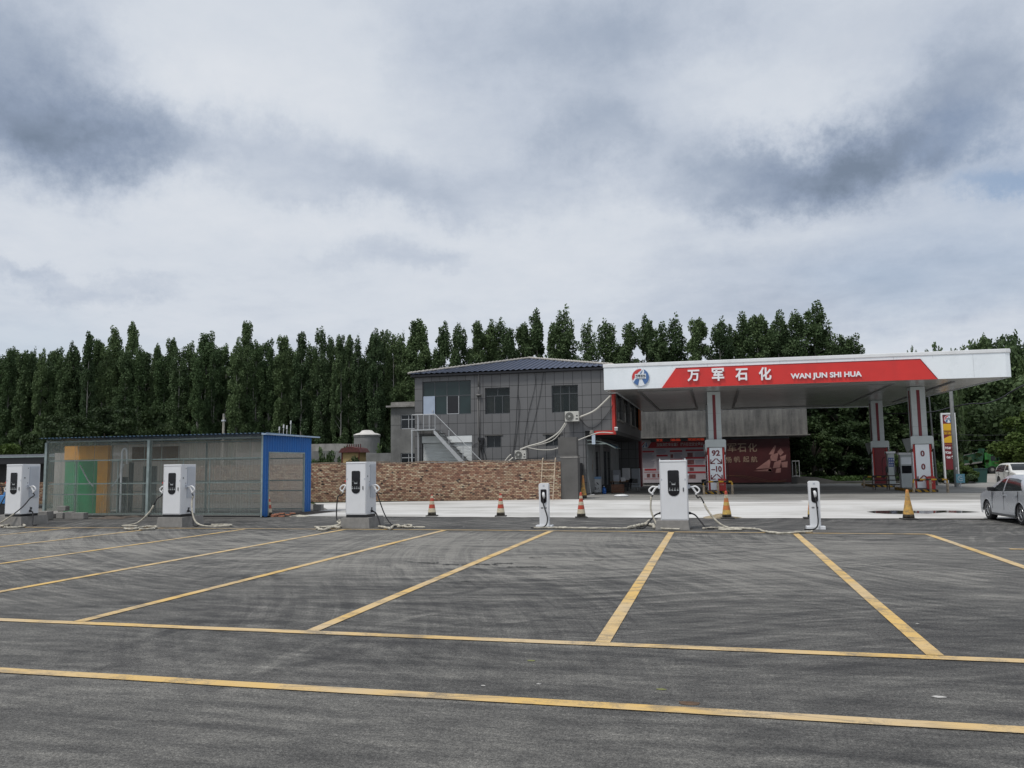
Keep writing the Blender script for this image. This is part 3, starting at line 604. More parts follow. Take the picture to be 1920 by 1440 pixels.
# ------------------------------------------------------------------ two storey grey building
BX0,BX1,BY,BZ=-20.12,-6.2,53.0,8.22
def holes_wall(mb,x0,x1,z0,z1,holes,y0,y1,ax='y'):
    xs=sorted({x0,x1,*[h[0] for h in holes],*[h[1] for h in holes]}); zs=sorted({z0,z1,*[h[2] for h in holes],*[h[3] for h in holes]})
    for i in range(len(xs)-1):
        run=None
        for j in range(len(zs)-1):
            cx=(xs[i]+xs[i+1])/2; cz=(zs[j]+zs[j+1])/2
            inside=any(h[0]<cx<h[1] and h[2]<cz<h[3] for h in holes)
            if not inside:
                if run is None: run=[zs[j],zs[j+1]]
                else: run[1]=zs[j+1]
            if inside or j==len(zs)-2:
                if run:
                    if ax=='y': mb.box(xs[i],xs[i+1],y0,y1,*run)
                    else: mb.box(y0,y1,xs[i],xs[i+1],*run)
                run=None
bl=thing('grey_building','two storey grey tiled building with low blue roof beside the canopy','building',(-13,62,0))
Wn=[(-19.55,-16.03,5.55,7.88),(-15.03,-13.28,5.50,7.28),(-10.4,-8.62,5.47,7.28),(-14.93,-13.95,3.22,4.02),(-10.86,-9.88,3.24,4.0),(-19.6,-15.98,.05,4.1)]
m=MB(); holes_wall(m,BX0,BX1,4.2,BZ,Wn[:3],BY,BY+.25)
holes_wall(m,BX0,-8.2,0,4.2,[Wn[3],Wn[4],(-19.6,-15.98,0,4.1)],BY,BY+.25)
m.box(BX0,BX0+.25,BY+.25,72,0,BZ)             # left flank
holes_wall(m,BY+.25,72,4.2,BZ,[(54.3,57.6,5.0,7.1),(58.6,62.0,5.0,7.1),(63,66.4,5.0,7.1),(67.4,70.8,5.0,7.1)],-6.45,BX1,'x')
holes_wall(m,BY+.25,72,0,3.95,[(57.2,59.2,0,2.9),(61.5,66,.0,3.0)],-8.45,-8.2,'x')
m.box(BX0+.25,-6.45,71.8,72,0,BZ)
m.build('wall',M_tile,bl,world=True)
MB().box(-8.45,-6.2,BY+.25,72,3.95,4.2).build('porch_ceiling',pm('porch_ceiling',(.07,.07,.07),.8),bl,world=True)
MB().box(BX0+.26,-8.46,BY+.6,71.7,.0,.1).build('ground_floor',M_conc,bl,world=True)
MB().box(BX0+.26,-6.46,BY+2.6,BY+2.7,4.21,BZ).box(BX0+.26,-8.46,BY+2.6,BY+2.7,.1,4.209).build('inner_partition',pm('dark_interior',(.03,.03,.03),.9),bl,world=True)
m=MB(); ev=[(BX0-.25,BY-.28),(BX1+.02,BY-.28),(BX1+.02,72.2),(BX0-.25,72.2)]
m.box(BX0-.22,BX1+.0,BY-.25,72.1,BZ+.003,BZ+.14); m.build('eave_board',pm('eave_dark',(.045,.045,.05),.7),bl,world=True)
def m_roof():
    t=NT('blue_roof_tiles'); sp=t.new('ShaderNodeSeparateXYZ'); t.L.new(t.co,sp.inputs[0])
    n=t.noise(1.2,6,.6); c=t.mix(t.rng(n,.35,.7,0,.6),(.085,.105,.16),(.14,.15,.19)); k1=t.math('LESS_THAN',t.math('FRACT',t.math('DIVIDE',sp.outputs[0],.38)),.42); k2=t.math('LESS_THAN',t.math('FRACT',t.math('DIVIDE',sp.outputs[2],.105)),.28); c=t.mix(t.math('MULTIPLY',k1,.8),c,(.022,.027,.04)); c=t.mix(t.math('MULTIPLY',k2,.55),c,(.02,.025,.035))
    return t.fin(c,.8,0,.12)
# corrugated hip: each slope is a ribbed sheet
def slope(mb,e0,e1,r0,r1,pitch=.38,amp=.035):
    e0,e1,r0,r1=map(Vector,(e0,e1,r0,r1)); nn=int((e1-e0).length/pitch)*2; up=(e1-e0).cross(r0-e0).normalized(); 
    if up.z<0: up=-up
    vs=[];fs=[]; K=9
    ed=(e1-e0).normalized(); rl=(r0-e0)-(ed*((r0-e0).dot(ed))); Lr=rl.length; rd=rl.normalized()
    a0=(r0-e0).dot(ed)/Lr; L=(e1-e0).length; a1=((r1-e0).dot(ed)-L)/Lr
    for j in range(K+1):
        tt=j/K*Lr; 
        for i in range(nn+1):
            s=L*i/nn; s=min(max(s,a0*tt),L+a1*tt); p=e0+ed*s+rd*tt+up*(amp if i%2 else -amp)*(1 if 0<i<nn else 0)+up*(.0 if j%1 else .0); vs.append(tuple(p))
    for j in range(K):
        for i in range(nn): fs.append((j*(nn+1)+i,j*(nn+1)+i+1,(j+1)*(nn+1)+i+1,(j+1)*(nn+1)+i))
    mb.add(vs,fs)
AP=(-13.45,60.0,10.12); AP2=(-13.45,65.5,10.12); zE=BZ+.2
E0=(BX0-.35,BY-.38,zE);E1=(BX1+.02,BY-.38,zE);E2=(BX1+.02,72.3,zE);E3=(BX0-.35,72.3,zE)
m=MB(); slope(m,E0,E1,AP,AP); slope(m,E1,E2,AP,AP2); slope(m,E2,E3,AP2,AP2); slope(m,E3,E0,AP2,AP)
rf=m.build('roof',m_roof(),bl,world=True)
m=MB()
for a,b in ((E0,AP),(E1,AP),(E2,AP2),(E3,AP2),(AP,AP2)):
    a=Vector(a);b=Vector(b); L=(b-a).length; k=int(L/.32)
    for i in range(k):
        p=a.lerp(b,i/k); q_=a.lerp(b,(i+.93)/k); m.cyl(p+Vector((0,0,.05)),q_+Vector((0,0,.075)),.07,.09,n=8)
o=m.build('ridge_cap',pm('ridge_mortar',(.38,.36,.33),.9,.25,4),rf); 
o.data.transform(Matrix.Translation(-bl.location))
# corner and porch trims in red
m=MB(); m.box(-6.40,-6.17,BY-.03,BY-.003,4.2,ZS-.05); m.box(BX1+.003,BX1+.03,BY-.03,BY+.4,4.2,ZS+.2); m.box(-7.75,-6.17,BY-.035,BY-.003,3.98,4.19); m.box(-7.75,-6.17,BY-.03,BY+.24,3.93,3.979); m.build('red_trim',pm('trim_red',(.50,.035,.025),.45,.12,2),bl,world=True)
m=MB(); m.box(BX1+.003,BX1+.14,54.0,57.9,4.86,4.98); m.box(BX1+.003,BX1+.14,62.8,66.6,4.86,4.98); m.build('window_ledge',M_conc,bl,world=True,each=True)
m=MB(); m.box(BX1+.003,BX1+.10,69.8,71.6,4.9,7.0); m.build('orange_board',pm('orange_board',(.42,.10,.02),.6,.2,2),bl,world=True)
def window(parent,x0,x1,z0,z1,y,vs=(),hs=(),glass=M_glass,frame=M_alu,fw=.05,sill=True,curtain=None,opens=(),axis='y'):
    """recessed window; vs/hs: positions (0-1) of mullions"""
    def bx(mb,a0,a1,b0,b1,c0,c1):
        if axis=='y': mb.box(a0,a1,b0,b1,c0,c1)
        else: mb.box(-6.2-(b1-y) if False else b0,b1,a0,a1,c0,c1)
    m=MB(); 
    bx(m,x0,x1,y,y+.06,z0,z0+fw); bx(m,x0,x1,y,y+.06,z1-fw,z1); bx(m,x0,x0+fw,y,y+.06,z0+fw,z1-fw); bx(m,x1-fw,x1,y,y+.06,z0+fw,z1-fw)
    zz=z1-fw; 
    for v in vs: 
        a,b0,b1=(v,0,1) if not isinstance(v,tuple) else v
        xx=x0+(x1-x0)*a; bx(m,xx-fw/2,xx+fw/2,y+.003,y+.057,z0+fw+(z1-z0-2*fw)*b0,z0+fw+(z1-z0-2*fw)*b1)
    for h in hs: zz=z0+(z1-z0)*h; bx(m,x0+fw,x1-fw,y+.006,y+.05,zz-fw/2,zz+fw/2)
    w=m.build('window',frame,parent,world=True)
    g=MB(); bx(g,x0+.01,x1-.01,y+.025,y+.035,z0+.01,z1-.01); go=g.build('pane',glass,w); go.data.transform(Matrix.Translation(-parent.location))
    return w
def pane_mat(): pass
t_=NT('clear_pane'); t_.b.inputs['Base Color'].default_value=(.02,.03,.03,1); t_.b.inputs['Roughness'].default_value=.05; t_.b.inputs['Alpha'].default_value=.45; M_pane=t_.m
window(bl,-19.55,-16.03,5.55,7.88,BY+.12,((.25,0,1),.5,.75),(.56,),M_glass2)
MB().box(-16.9+.0,-16.06,BY+.19,BY+.2,5.6,6.8).build('blind',M_curt,bl,world=True)
m=MB().box(-17.78,-16.95,BY+.105,BY+.119,5.58,6.84); m.build('open_sash',M_alul,bl,world=True) if False else None
MB().box(-17.755,-16.965,BY+.13,BY+.142,5.63,6.80).build('open_sash_shade',M_black,bl,world=True)  # black sheet painting the dark room behind the open sash
m=MB(); m.box(-17.80,-17.76,BY+.10,BY+.119,5.58,6.82); m.box(-16.96,-16.92,BY+.10,BY+.119,5.58,6.82); m.box(-17.76,-16.96,BY+.10,BY+.119,5.58,5.62); m.build('white_sash',M_alul,bl,world=True,each=True)
window(bl,-15.03,-13.28,5.50,7.28,BY+.14,((.5,.7,1),(.37,0,.68),(.68,0,.68)),(.69,),M_pane)
m=MB(); m.box(-15.0,-14.4,BY+.3,BY+.33,5.5,6.7); m.box(-13.8,-13.3,BY+.3,BY+.33,5.5,6.7); m.build('curtain',M_curt,bl,world=True)
window(bl,-10.4,-8.62,5.47,7.28,BY+.14,((.33,.7,1),(.66,.7,1),(.33,0,.68),(.66,0,.68)),(.69,),M_pane)
m=MB(); z0=5.4
for a,b in ((-10.35,-9.65),(-9.3,-8.65)):
    k=10
    for i in range(k): x=a+(b-a)*i/k; m.box(x,x+(b-a)/k-.012,BY+.30+.03*(i%2),BY+.33+.03*(i%2),5.45,7.25)
m.build('curtain',M_curt,bl,world=True)
window(bl,-14.93,-13.95,3.22,4.02,BY+.12,(.5,),())
window(bl,-10.86,-9.88,3.24,4.0,BY+.12,(.5,),())
m=MB(); m.box(-15.1,-13.8,BY-.05,BY-.003,4.03,4.10); m.box(-11.05,-9.7,BY-.05,BY-.003,4.01,4.08); m.build('lintel',M_plaster,bl,world=True,each=True)
for a,b in ((54.3,57.6),(58.6,62.0),(63,66.4),(67.4,70.8)):
    m=MB(); x=-6.34
    m.box(x,x+.05,a,b,5.0,5.06); m.box(x,x+.05,a,b,7.04,7.1); 
    for k in range(4): yy=a+(b-a-.06)*k/3; m.box(x+.002,x+.048,yy,yy+.06,5.06,7.04)
    m.box(x+.004,x+.046,a+.06,b-.06,6.4,6.45); w=m.build('window',M_alu,bl,world=True); g=MB().box(x+.02,x+.03,a+.05,b-.05,5.05,7.05).build('pane',M_glass,w); g.data.transform(Matrix.Translation(-bl.location))
# roller shutter, with slats
m=MB(); m.box(-19.6,-15.98,BY+.02,BY+.14,3.62,4.09); m.build('shutter_box',pm('shutter_white',(.72,.74,.74),.5,.06,2),bl,world=True)
m=MB()
for i in range(36): z=.0+i*.1; m.prism([(BY+.16,z),(BY+.12,z+.02),(BY+.12,z+.08),(BY+.16,z+.1)],-19.55,-16.03,'x')
m.build('roller_shutter',pm('shutter_slats',(.68,.70,.70),.5,.06,2),bl,world=True)
d=MB().box(-19.5,-18.66,BY+.06,BY+.11,4.72,6.86).build('upper_door',M_door,bl,world=True); m=MB().box(-18.84,-18.78,BY-.0,BY+.057,5.75,5.9); h=m.build('handle',M_alul,d); h.data.transform(Matrix.Translation(-bl.location))
m=MB().box(-19.55,-18.62,BY-.004,BY+.02,4.66,4.72).build('door_sill',M_alu,bl,world=True)
# rainwater pipe on the facade
m=MB(); m.tube([(-15.45,BY-.1,8.4),(-15.45,BY-.1,7.4)],.05,8); m.box(-15.6,-15.3,BY-.2,BY-.02,6.75,6.87); m.tube([(-15.45,BY-.1,7.4),(-15.45,BY-.1,6.87)],.03,6); m.tube([(-15.52,BY-.06,6.75),(-15.5,BY-.06,.3)],.03,6); m.tube([(-15.38,BY-.06,6.75),(-15.4,BY-.06,3.6)],.02,6); m.build('rain_pipe',pm('pipe_grey',(.16,.155,.15),.6),bl,world=True,smooth=True)
# meter / bell box with hanging cables
mt=MB(); mt.box(-15.5,-15.1,BY-.2,BY-.003,3.72,3.9); mt.cyl((-15.25,BY-.12,3.45),(-15.22,BY-.12,3.75),.12,n=10); mt.cyl((-15.35,BY-.1,3.1),(-15.3,BY-.1,3.4),.09,n=10); 
for dx in (-.1,0,.12): mt.tube(catm([(-15.3+dx,BY-.1,3.2),(-15.2+dx*2,BY-.08,2.4),(-15.15+dx,BY-.06,1.2)],5),.02,5)
mt.build('meter_box',M_black,bl,world=True)
m=MB()
for pts in ([(-12.6,8.35),(-12.75,6.6),(-12.9,4.4),(-13.2,2.2)],[(-11.6,8.35),(-11.5,7.4),(-12.1,5.0),(-12.45,2.6)],[(-10.9,8.3),(-11.2,6.6),(-11.7,4.6),(-12.2,2.9)],[(-8.5,5.0),(-8.0,4.45),(-7.4,4.5),(-6.6,5.4),(-6.3,5.9)],[(-16.0,3.3),(-15.7,3.5),(-15.3,3.7)],[(-12.7,6.7),(-12.6,5.7),(-13.0,3.0)]):
    m.tube(catm([(x,BY-.04,z) for x,z in pts],5),.013,5)
m.build('surface_cable',M_black,bl,world=True)
# door in the flank of the ground floor, and porch lining
m=MB(); m.box(-8.5,-8.44,57.2,59.2,0,2.9); m.box(-8.52,-8.44,61.5,66,0,3.0); m.build('porch_door',pm('porch_glass_door',(.04,.05,.06),.15),bl,world=True,each=True)
m=MB()
for y in (57.2,59.12,61.5,63.7,65.9): m.box(-8.24,-8.16,y,y+.09,0,3.0)
m.box(-8.195,-8.17,59.9,60.7,.0,3.9); m.build('porch_door_frame',pm('pale_frame',(.27,.28,.28),.5),bl,world=True,each=True)
MB().box(-7.1,-6.25,72.05,73.3,0,4.1).build('red_pier',M_maroon,bl,world=True)
m=MB()
for a,b in ((53.4,55.6),(55.8,57.1),(60.8,61.4),(66.1,69),(69.2,71.7)): m.box(-8.195,-8.15,a,b,.1,3.7)
m.build('porch_lining',pm('porch_lining',(.30,.31,.31),.6,.15,2),bl,world=True,each=True)
MB().box(-8.2,-7.15,72.05,73.0,0,4.1).build('porch_end_wall',pm('porch_end_panel',(.16,.17,.16),.6),bl,world=True)

# stair and landing
stt=thing('outdoor_stair','pale steel stair with railed landing below the light blue door','stair',(-18,51.6,0))
X0,X1,ZL=-19.8,-18.15,4.5; YS0,YS1=51.6,52.9
MB().box(X0-.06,X1,YS0,YS1,ZL-.07,ZL).build('landing',M_alul,stt,world=True)
m=MB(); m.cyl((X0,YS0+.04,0),(X0,YS0+.04,ZL-.07),.055,n=8); m.cyl((X0,YS1-.05,0),(X0,YS1-.05,ZL-.07),.055,n=8); m.build('support_post',M_alul,stt,world=True,each=True)
EX,EZ=-14.9,1.05
m=MB()
for y in (YS0+.02,YS1-.07):
    m.prism([(X1-.1,ZL-.0),(X1-.1,ZL-.28),(EX-.2,EZ-.25),(EX-.0,EZ)],y,y+.05,'y')
m.build('stringer',M_alul,stt,world=True,each=True)
m=MB(); ns=15
for i in range(1,ns):
    f=i/ns; m.box(X1+(EX-X1)*f-.14,X1+(EX-X1)*f+.14,YS0+.075,YS1-.075,ZL+(EZ-ZL)*f-.05,ZL+(EZ-ZL)*f-.02)
m.build('tread',pm('dark_tread',(.09,.09,.09),.7),stt,world=True)
m=MB(); r=.024
for y in (YS0+.04,):
    m.cyl((X0,y,ZL+1.0),(X1,y,ZL+1.0),r*1.2,n=6)
    for k in range(5): x=X0+(X1-X0)*k/4; m.cyl((x,y,ZL),(x,y,ZL+1.0),r,n=6)
    m.cyl((X1,y,ZL+1.0),(EX+.3,y,EZ+.95),r*1.2,n=6)
    for f in (.3,.6,.9): x=X1+(EX-X1)*f; z=ZL+(EZ-ZL)*f; m.cyl((x,y,z),(x,y,z+.95),r,n=6)
m.cyl((X0,YS0+.04,ZL+1),(X0,YS1-.05,ZL+1),r*1.2,n=6); m.cyl((X0,YS1-.05,ZL),(X0,YS1-.05,ZL+1),r,n=6)
m.build('handrail',M_alul,stt,world=True)

# air conditioners
def ac(loc,label,w=.92,h=.66,d=.32):
    t=thing('air_conditioner',label,'air conditioner',loc,0,'outdoor air conditioner units')
    MB().box(-w/2,w/2,-d/2,d/2,0,h).build('casing',pm('ac_white',(.55,.54,.50),.5,.06,3),t,bevel=.015)
    cx=-w*.17; m=MB(); m.cyl((cx,-d/2-.004,h/2),(cx,-d/2-.03,h/2),h*.42,n=24); m.build('fan_recess',pm('fan_dark',(.08,.08,.075),.6),t)
    m=MB()
    for r in (.12,.2,.27,.34,.41): 
        pts=[(cx+r*h*math.cos(a*math.pi/12),-d/2-.035,h/2+r*h*math.sin(a*math.pi/12)) for a in range(25)]; m.tube(pts,.006,4)
    m.cyl((cx,-d/2-.032,h/2),(cx,-d/2-.05,h/2),.07,n=14); m.build('fan_grille',pm('grille_pale',(.45,.45,.42),.5),t)
    m=MB(); m.box(w*.32,w*.42,-d/2-.006,-d/2-.002,h*.48,h*.62); m.box(w*.27,w*.44,-d/2-.006,-d/2-.002,h*.18,h*.3); m.build('badge',M_black,t)
    m=MB(); m.box(-w*.4,-w*.36,-d/2,d/2+.25,-.05,-.003); m.box(w*.36,w*.4,-d/2,d/2+.25,-.05,-.003); m.build('bracket',M_alu,t,each=True)
ac((-8.97,BY-.42,4.82),'white air conditioner on grey tiles below the curtained window')
ac((-12.45,BY-.5,2.42),'smaller white air conditioner just above the brick wall',.75,.56)
t=thing('air_conditioner_shelf','concrete block under the lower air conditioner','shelf',(-12.4,BY-.4,0)); MB().box(-.5,.5,-.35,.35,0,2.36).build('block',M_plaster,t)
m=MB(); f=lambda L,y=52.6:[tuple(P(a,b,y)) for a,b in L]
m.tube(catm(f([(1060,793),(1046,812),(1020,828),(990,837),(975,843)]),6),.05,8); m.tube(catm(f([(1063,793),(1050,812),(1035,826),(1010,834),(985,838)]),6),.03,8)
m.tube(catm(f([(985,838),(1010,843),(1035,843),(1052,838),(1060,836)]),6),.03,8); m.build('refrigerant_pipe',pm('pipe_tape',(.55,.53,.48),.7,.1,6),None,smooth=True,top=('white taped pipes sagging between the two air conditioners','pipe'))
m=MB(); m.tube(catm(f([(1084,783),(1105,775),(1120,766),(1146,741)]),6),.06,8); m.build('refrigerant_pipe',_MC['pipe_tape'],None,smooth=True,top=('thick white taped pipe rising from air conditioner to canopy corner','pipe'))
m=MB(); m.tube(catm(f([(1080,827),(1105,817),(1125,811),(1150,812)],52.3),6),.035,8); m.build('white_hose',_MC['pipe_tape'],None,smooth=True,top=('thin white pipe along the red porch edge','pipe'))
m=MB(); m.tube(catm(f([(962,858),(953,866),(948,876)],52.2),4),.05,8); m.tube(catm(f([(958,852),(948,863),(944,876)],52.2),4),.04,8); m.build('drain_pipe',_MC['pipe_tape'],None,smooth=True,top=('short white pipes dropping behind the brick wall below the small air conditioner','pipe'))
lp=thing('floodlight','small white floodlight on the red building corner','lamp',tuple(P(1155,804,52.85)))
MB().cbox((0,0,0),(.2,.12,.2),.3,.5).build('lamp_head',M_white,lp); MB().box(-.02,.02,0,.15,-.2,-.02).build('bracket',M_alu,lp)
lp=thing('camera_housing','round pale fitting at the left end of the red porch edge','fitting',tuple(P(1110,810,52.8)))
MB().cyl((0,0,-.12),(0,0,.12),.16,.13,n=14).build('housing',M_conc,lp); 
m=MB(); a=P(1113,815,52.8); b=P(1113,833,52.8); m.box(a.x-.11,a.x+.11,52.7,52.8,b.z,a.z); m.build('downpipe',pm('pale_blue_pipe',(.50,.58,.68),.5),None,top=('short pale blue downpipe between red porch edge and awning','pipe'))
# awning over the flank door
aw=thing('awning','curved translucent blue awning over the porch door','awning',(-7.6,54.3,3.3))
t_=NT('blue_polycarbonate'); t_.b.inputs['Base Color'].default_value=(.05,.16,.30,1); t_.b.inputs['Roughness'].default_value=.2; t_.b.inputs['Alpha'].default_value=.8
m=MB(); vs=[];K=10
for i in range(K+1):
    u=i/K; x=-8.15+1.9*u; z=3.62-.55*u**2.2
    vs+=[(x,53.2,z),(x,56.2,z)]
m.add(vs,[(2*i,2*i+1,2*i+3,2*i+2) for i in range(K)]); m.build('sheet',t_.m,aw,world=True,smooth=True)
m=MB()
for y in (53.2,54.7,56.2): m.tube([(-8.15+1.9*i/K,y,3.58-.55*(i/K)**2.2) for i in range(K+1)],.03,6)
m.tube([(-8.1,53.2,3.35),(-6.9,53.2,3.33)],.03,6); m.build('rib',M_galv,aw,world=True)
# ------------------------------------------------------------------ back building with posters
bb=thing('concrete_hall','long weathered concrete hall with overhanging upper storey behind the canopy','building',(1,80,0))
m=MB(); holes_wall(m,-9,8.2,4.3,7.9,[(-4.4,-2.0,6.85,7.7),(4.3,7.0,6.8,7.7)],77.0,77.3); m.box(-9,8.2,77.3,86,4.3,4.5); m.box(7.9,8.2,77.3,86,4.5,7.9); m.box(-9,8.2,77.31,86,7.6,7.9); m.build('upper_wall',M_render_d,bb,world=True)
MB().box(-9,6.7,78.2,78.5,.003,4.29).build('lower_wall',M_render,bb,world=True)
m=MB(); m.box(-9.2,8.4,76.75,77.0-.003,4.36,4.44); m.build('slab_edge',M_conc,bb,world=True)
for x0,x1 in ((-4.4,-2.0),(4.3,7.0)): window(bb,x0,x1,6.85,7.7,77.1,(.5,),(),M_glass,M_alul)
MB().box(-8.4,6.6,77.9,78.19,4.02,4.28).build('dark_beam',M_black,bb,world=True)
# LED strip above the safety poster
ld=thing('led_display','long black display with dim red characters above the safety poster','display',(-3.2,77.6,4.0)); MB().box(-2.6,2.9,-.06,.1,.02,.40).build('case',M_black,ld)
t=NT('led_red'); t.b.inputs['Base Color'].default_value=(.2,.02,.01,1); t.b.inputs['Emission Color'].default_value=(.8,.08,.03,1); t.b.inputs['Emission Strength'].default_value=.22
for cx,w,s_ in ((-1.75,.6,'安全'),(-.3,.95,'油品'),(1.6,1.5,'欢迎光临')): m=MB(); addtext(m,s_,1,(cx,-.066,.2),(1,0,0),(0,0,1),.02,.003,fitw=w,fith=.26); m.build('characters',t.m,ld)
# safety poster
ps=thing('safety_poster','large pale safety notice board with red header on the hall wall','poster',(-3.75,77.75,.2))
M_pap=pm('poster_paper',(.40,.37,.40),.6,.08,1); M_ink=pm('poster_ink',(.13,.13,.17),.6,.1,3); M_prd=pm('poster_red',(.33,.025,.035),.55,.15,2)
MB().box(-3.15,3.15,-.03,.03,0,4.0).build('board',M_pap,ps)
m=MB(); m.prism([(-2.35,3.25),(3.1,3.25),(3.1,3.88),(-1.95,3.88)],-.038,-.033,'y')
for x0,x1,z in ((-2.85,-1.75,2.85),(-1.55,-.5,2.45),(-.3,.85,2.85),(-.3,.85,2.05),(1.15,3.1,2.9),(1.15,3.1,2.2),(1.15,3.1,1.45),(1.15,3.1,.85),(-.3,.85,1.05),(-2.7,-1.6,1.15)): m.box(x0,x1,-.038,-.033,z,z+.17)
m.box(-2.75,-.75,-.037,-.034,.35,.39); m.box(-2.75,-.75,-.037,-.034,.98,1.02); m.build('red_headings',M_prd,ps)
m=MB(); addtext(m,'加强消防安全宣传 提升防范安全意识',1,(.65,-.042,3.57),(1,0,0),(0,0,1),.02,.003,fitw=4.3,fith=.34); m.build('heading_text',pm('poster_white',(.5,.46,.46),.6),ps)
m=MB(); rr=random.Random(5)
for x0,x1,za,zb in ((-2.85,-1.72,1.45,2.75),(-1.55,-.5,2.75,3.1),(-1.55,-.5,1.2,2.2),(0.1,.85,2.3,2.75),(-.3,.85,1.3,1.95),(2.0,3.0,2.4,2.8),(2.0,3.0,1.7,2.1)):
    z=za
    while z<zb: m.box(x0,x0+(x1-x0)*rr.uniform(.72,1),-.036,-.033,z,z+.04); z+=.105
m.build('text_lines',M_ink,ps)
m=MB()
for x,z,w,h in ((1.3,1.68,.6,.42),(1.3,2.38,.5,.4),(1.45,1.08,.4,.3),(-.25,2.3,.25,.35),(1.4,.35,.6,.4),(-2.5,.5,.3,.35),(-2.0,.5,.3,.35),(-1.5,.5,.3,.35)): m.box(x,x+w,-.0365,-.0332,z,z+h)
m.build('poster_picture',pm('poster_brown',(.16,.06,.06),.6,.5,4),ps)
emblem(ps,lambda u,v,o:Vector((-2.62+u,-.036-o*.3,3.57+v)),.26,world=False)
# ship banner
sb=thing('ship_banner','dark red banner with a sailing ship and gold characters on the hall wall','banner',(3.35,77.3,.15))
M_ban=pm('banner_red',(.065,.010,.012),.55,.25,.8); MB().box(-3.3,3.3,-.02,.02,0,3.95).build('cloth',M_ban,sb)
M_gold=pm('banner_gold',(.33,.24,.17),.6,.2,3)
for tx,ys,sz in (('万军石化',[(1354,839.5),(1372.5,839.5),(1391,839.5),(1411,839)],.78),('扬帆起航',[(1366,862),(1382,861.5),(1399,861),(1414,861)],.54)):
    m=MB()
    for ch,(a,b) in zip(tx,ys): p=P(a,b,77.27); addtext(m,ch,1,(p.x-3.35,-.03,p.z-.15),(1,0,0),(0,0,1),.008,.003,fitw=sz,fith=sz)
    m.build('banner_text',M_gold,sb)
m=MB(); S=pm('sail_rose',(.34,.17,.15),.6,.3,1.5)
def sail(p): m.prism(p,-.028,-.022,'y')
for p in ([(.25,1.22),(1.45,1.3),(1.62,2.2)],[(.05,1.05),(1.55,1.25),(1.7,1.0)],[(1.45,2.55),(2.0,3.35),(2.12,3.3),(1.85,2.5)],[(1.5,2.0),(1.62,2.45),(2.3,2.7),(2.12,1.9)],[(1.75,1.3),(1.9,1.8),(2.55,2.1),(2.35,1.35)],[(2.2,2.75),(2.5,3.1),(2.75,2.7),(2.45,2.4)],[(2.4,2.3),(2.95,2.5),(2.85,2.0),(2.5,1.95)],[(2.5,1.8),(3.05,1.9),(3.0,1.35),(2.55,1.35)],[(1.3,.95),(1.65,1.0),(1.6,1.35),(1.4,1.3)],[(1.95,.85),(2.4,.9),(2.45,1.3),(2.05,1.25)]): sail(p)
m.build('ship_picture',S,sb)
m=MB()
for ph in (0,.5,1.0): m.tube([(-3.1+i*.26,-.03,.42+.28*math.sin(i*.22+ph)-.004*i) for i in range(24)],.012,4)
m.build('gold_line',pm('gold_dim',(.20,.09,.05),.6),sb)
# white railing & little gate right of the banner, ramp kerb
t=thing('metal_gate','small white metal gate beside the right edge of the ship banner','gate',(7.1,77.6,.6)); m=MB()
m.cyl((-.3,0,0),(-.3,0,1.5),.03,n=6); m.cyl((.3,0,0),(.3,0,1.5),.03,n=6); m.cyl((0,0,0.1),(0,0,1.4),.015,n=6); m.cyl((-.3,0,1.45),(.3,0,1.45),.03,n=6); m.cyl((-.3,0,.1),(.3,0,.1),.03,n=6); m.build('frame',M_alul,t)
MB().prism([(6.2,.003),(11.6,.003),(9.0,.55),(6.2,.75)],78.4,79.4,'y').build('low_retaining_wall',M_plaster,None,top=('low dark retaining wall sloping down right of the ship banner','wall'))
# ------------------------------------------------------------------ things in the porch
w=thing('washing_machine','white washing machine with blue lid and black ink pattern in the porch','washing machine',tuple(G(1117,925)+Vector((0,.3,0)))); 
MB().box(-.36,.36,-.3,.3,.06,.98).build('body',pm('washer_white',(.52,.53,.53),.4,.05,2),w,bevel=.02); MB().box(-.35,.35,-.29,.29,.983,1.14).build('lid',pm('washer_blue',(.20,.34,.55),.35,.05,2),w,bevel=.02)
m=MB(); rr=random.Random(4)
for k in range(6):
    p=Vector((rr.uniform(-.28,.25),-.306,rr.uniform(.2,.8))); pts=[p]
    for j in range(4): p=p+Vector((rr.uniform(-.09,.1),0,rr.uniform(-.13,.12))); p.z=min(max(p.z,.12),.92); p.x=min(max(p.x,-.32),.32); pts.append(p)
    m.tube(pts,.012,4)
m.prism([(.05,.78),(.18,.7),(.26,.55),(.14,.62)],-.308,-.302,'y'); m.build('ink_pattern',M_black,w)
c=G(1133,926); wj=thing('water_jug','blue plastic water jug beside the washing machine','jug',tuple(c)); t_=NT('blue_jug'); t_.b.inputs['Base Color'].default_value=(.015,.10,.36,1); t_.b.inputs['Roughness'].default_value=.2
MB().lathe([(.10,0),(.14,.02),(.14,.12),(.13,.14),(.14,.16),(.14,.30),(.12,.36),(.05,.42),(.035,.44),(.035,.48)],n=16).build('bottle',t_.m,wj,smooth=True); MB().cyl((0,0,.481),(0,0,.52),.04,n=10).build('cap',M_cab2,wj)
c=G(1158,925); cr_=thing('wooden_crate','reddish slatted wooden crate on the porch floor','crate',tuple(c)); m=MB()
for k in range(4): m.box(-.42,.42,-.02,.0,.05+k*.13,.15+k*.13); m.box(-.42,.42,.55,.57,.05+k*.13,.15+k*.13)
for x in (-.40,.36): m.box(x,x+.04,.001,.549,0,.56)
m.box(-.42,.42,-.02,.57,.563,.60); m.build('slats',pm('crate_wood',(.16,.08,.05),.8,.3,4),cr_)
c=G(1105,926); bd=thing('plywood_board','tall brown plywood board leaning on the porch wall','board',(c.x-.05,c.y+.3,0)); MB().cbox((0,0,1.15),(.5,.03,2.3),0,-.08,.05).build('sheet',M_wood,bd); 
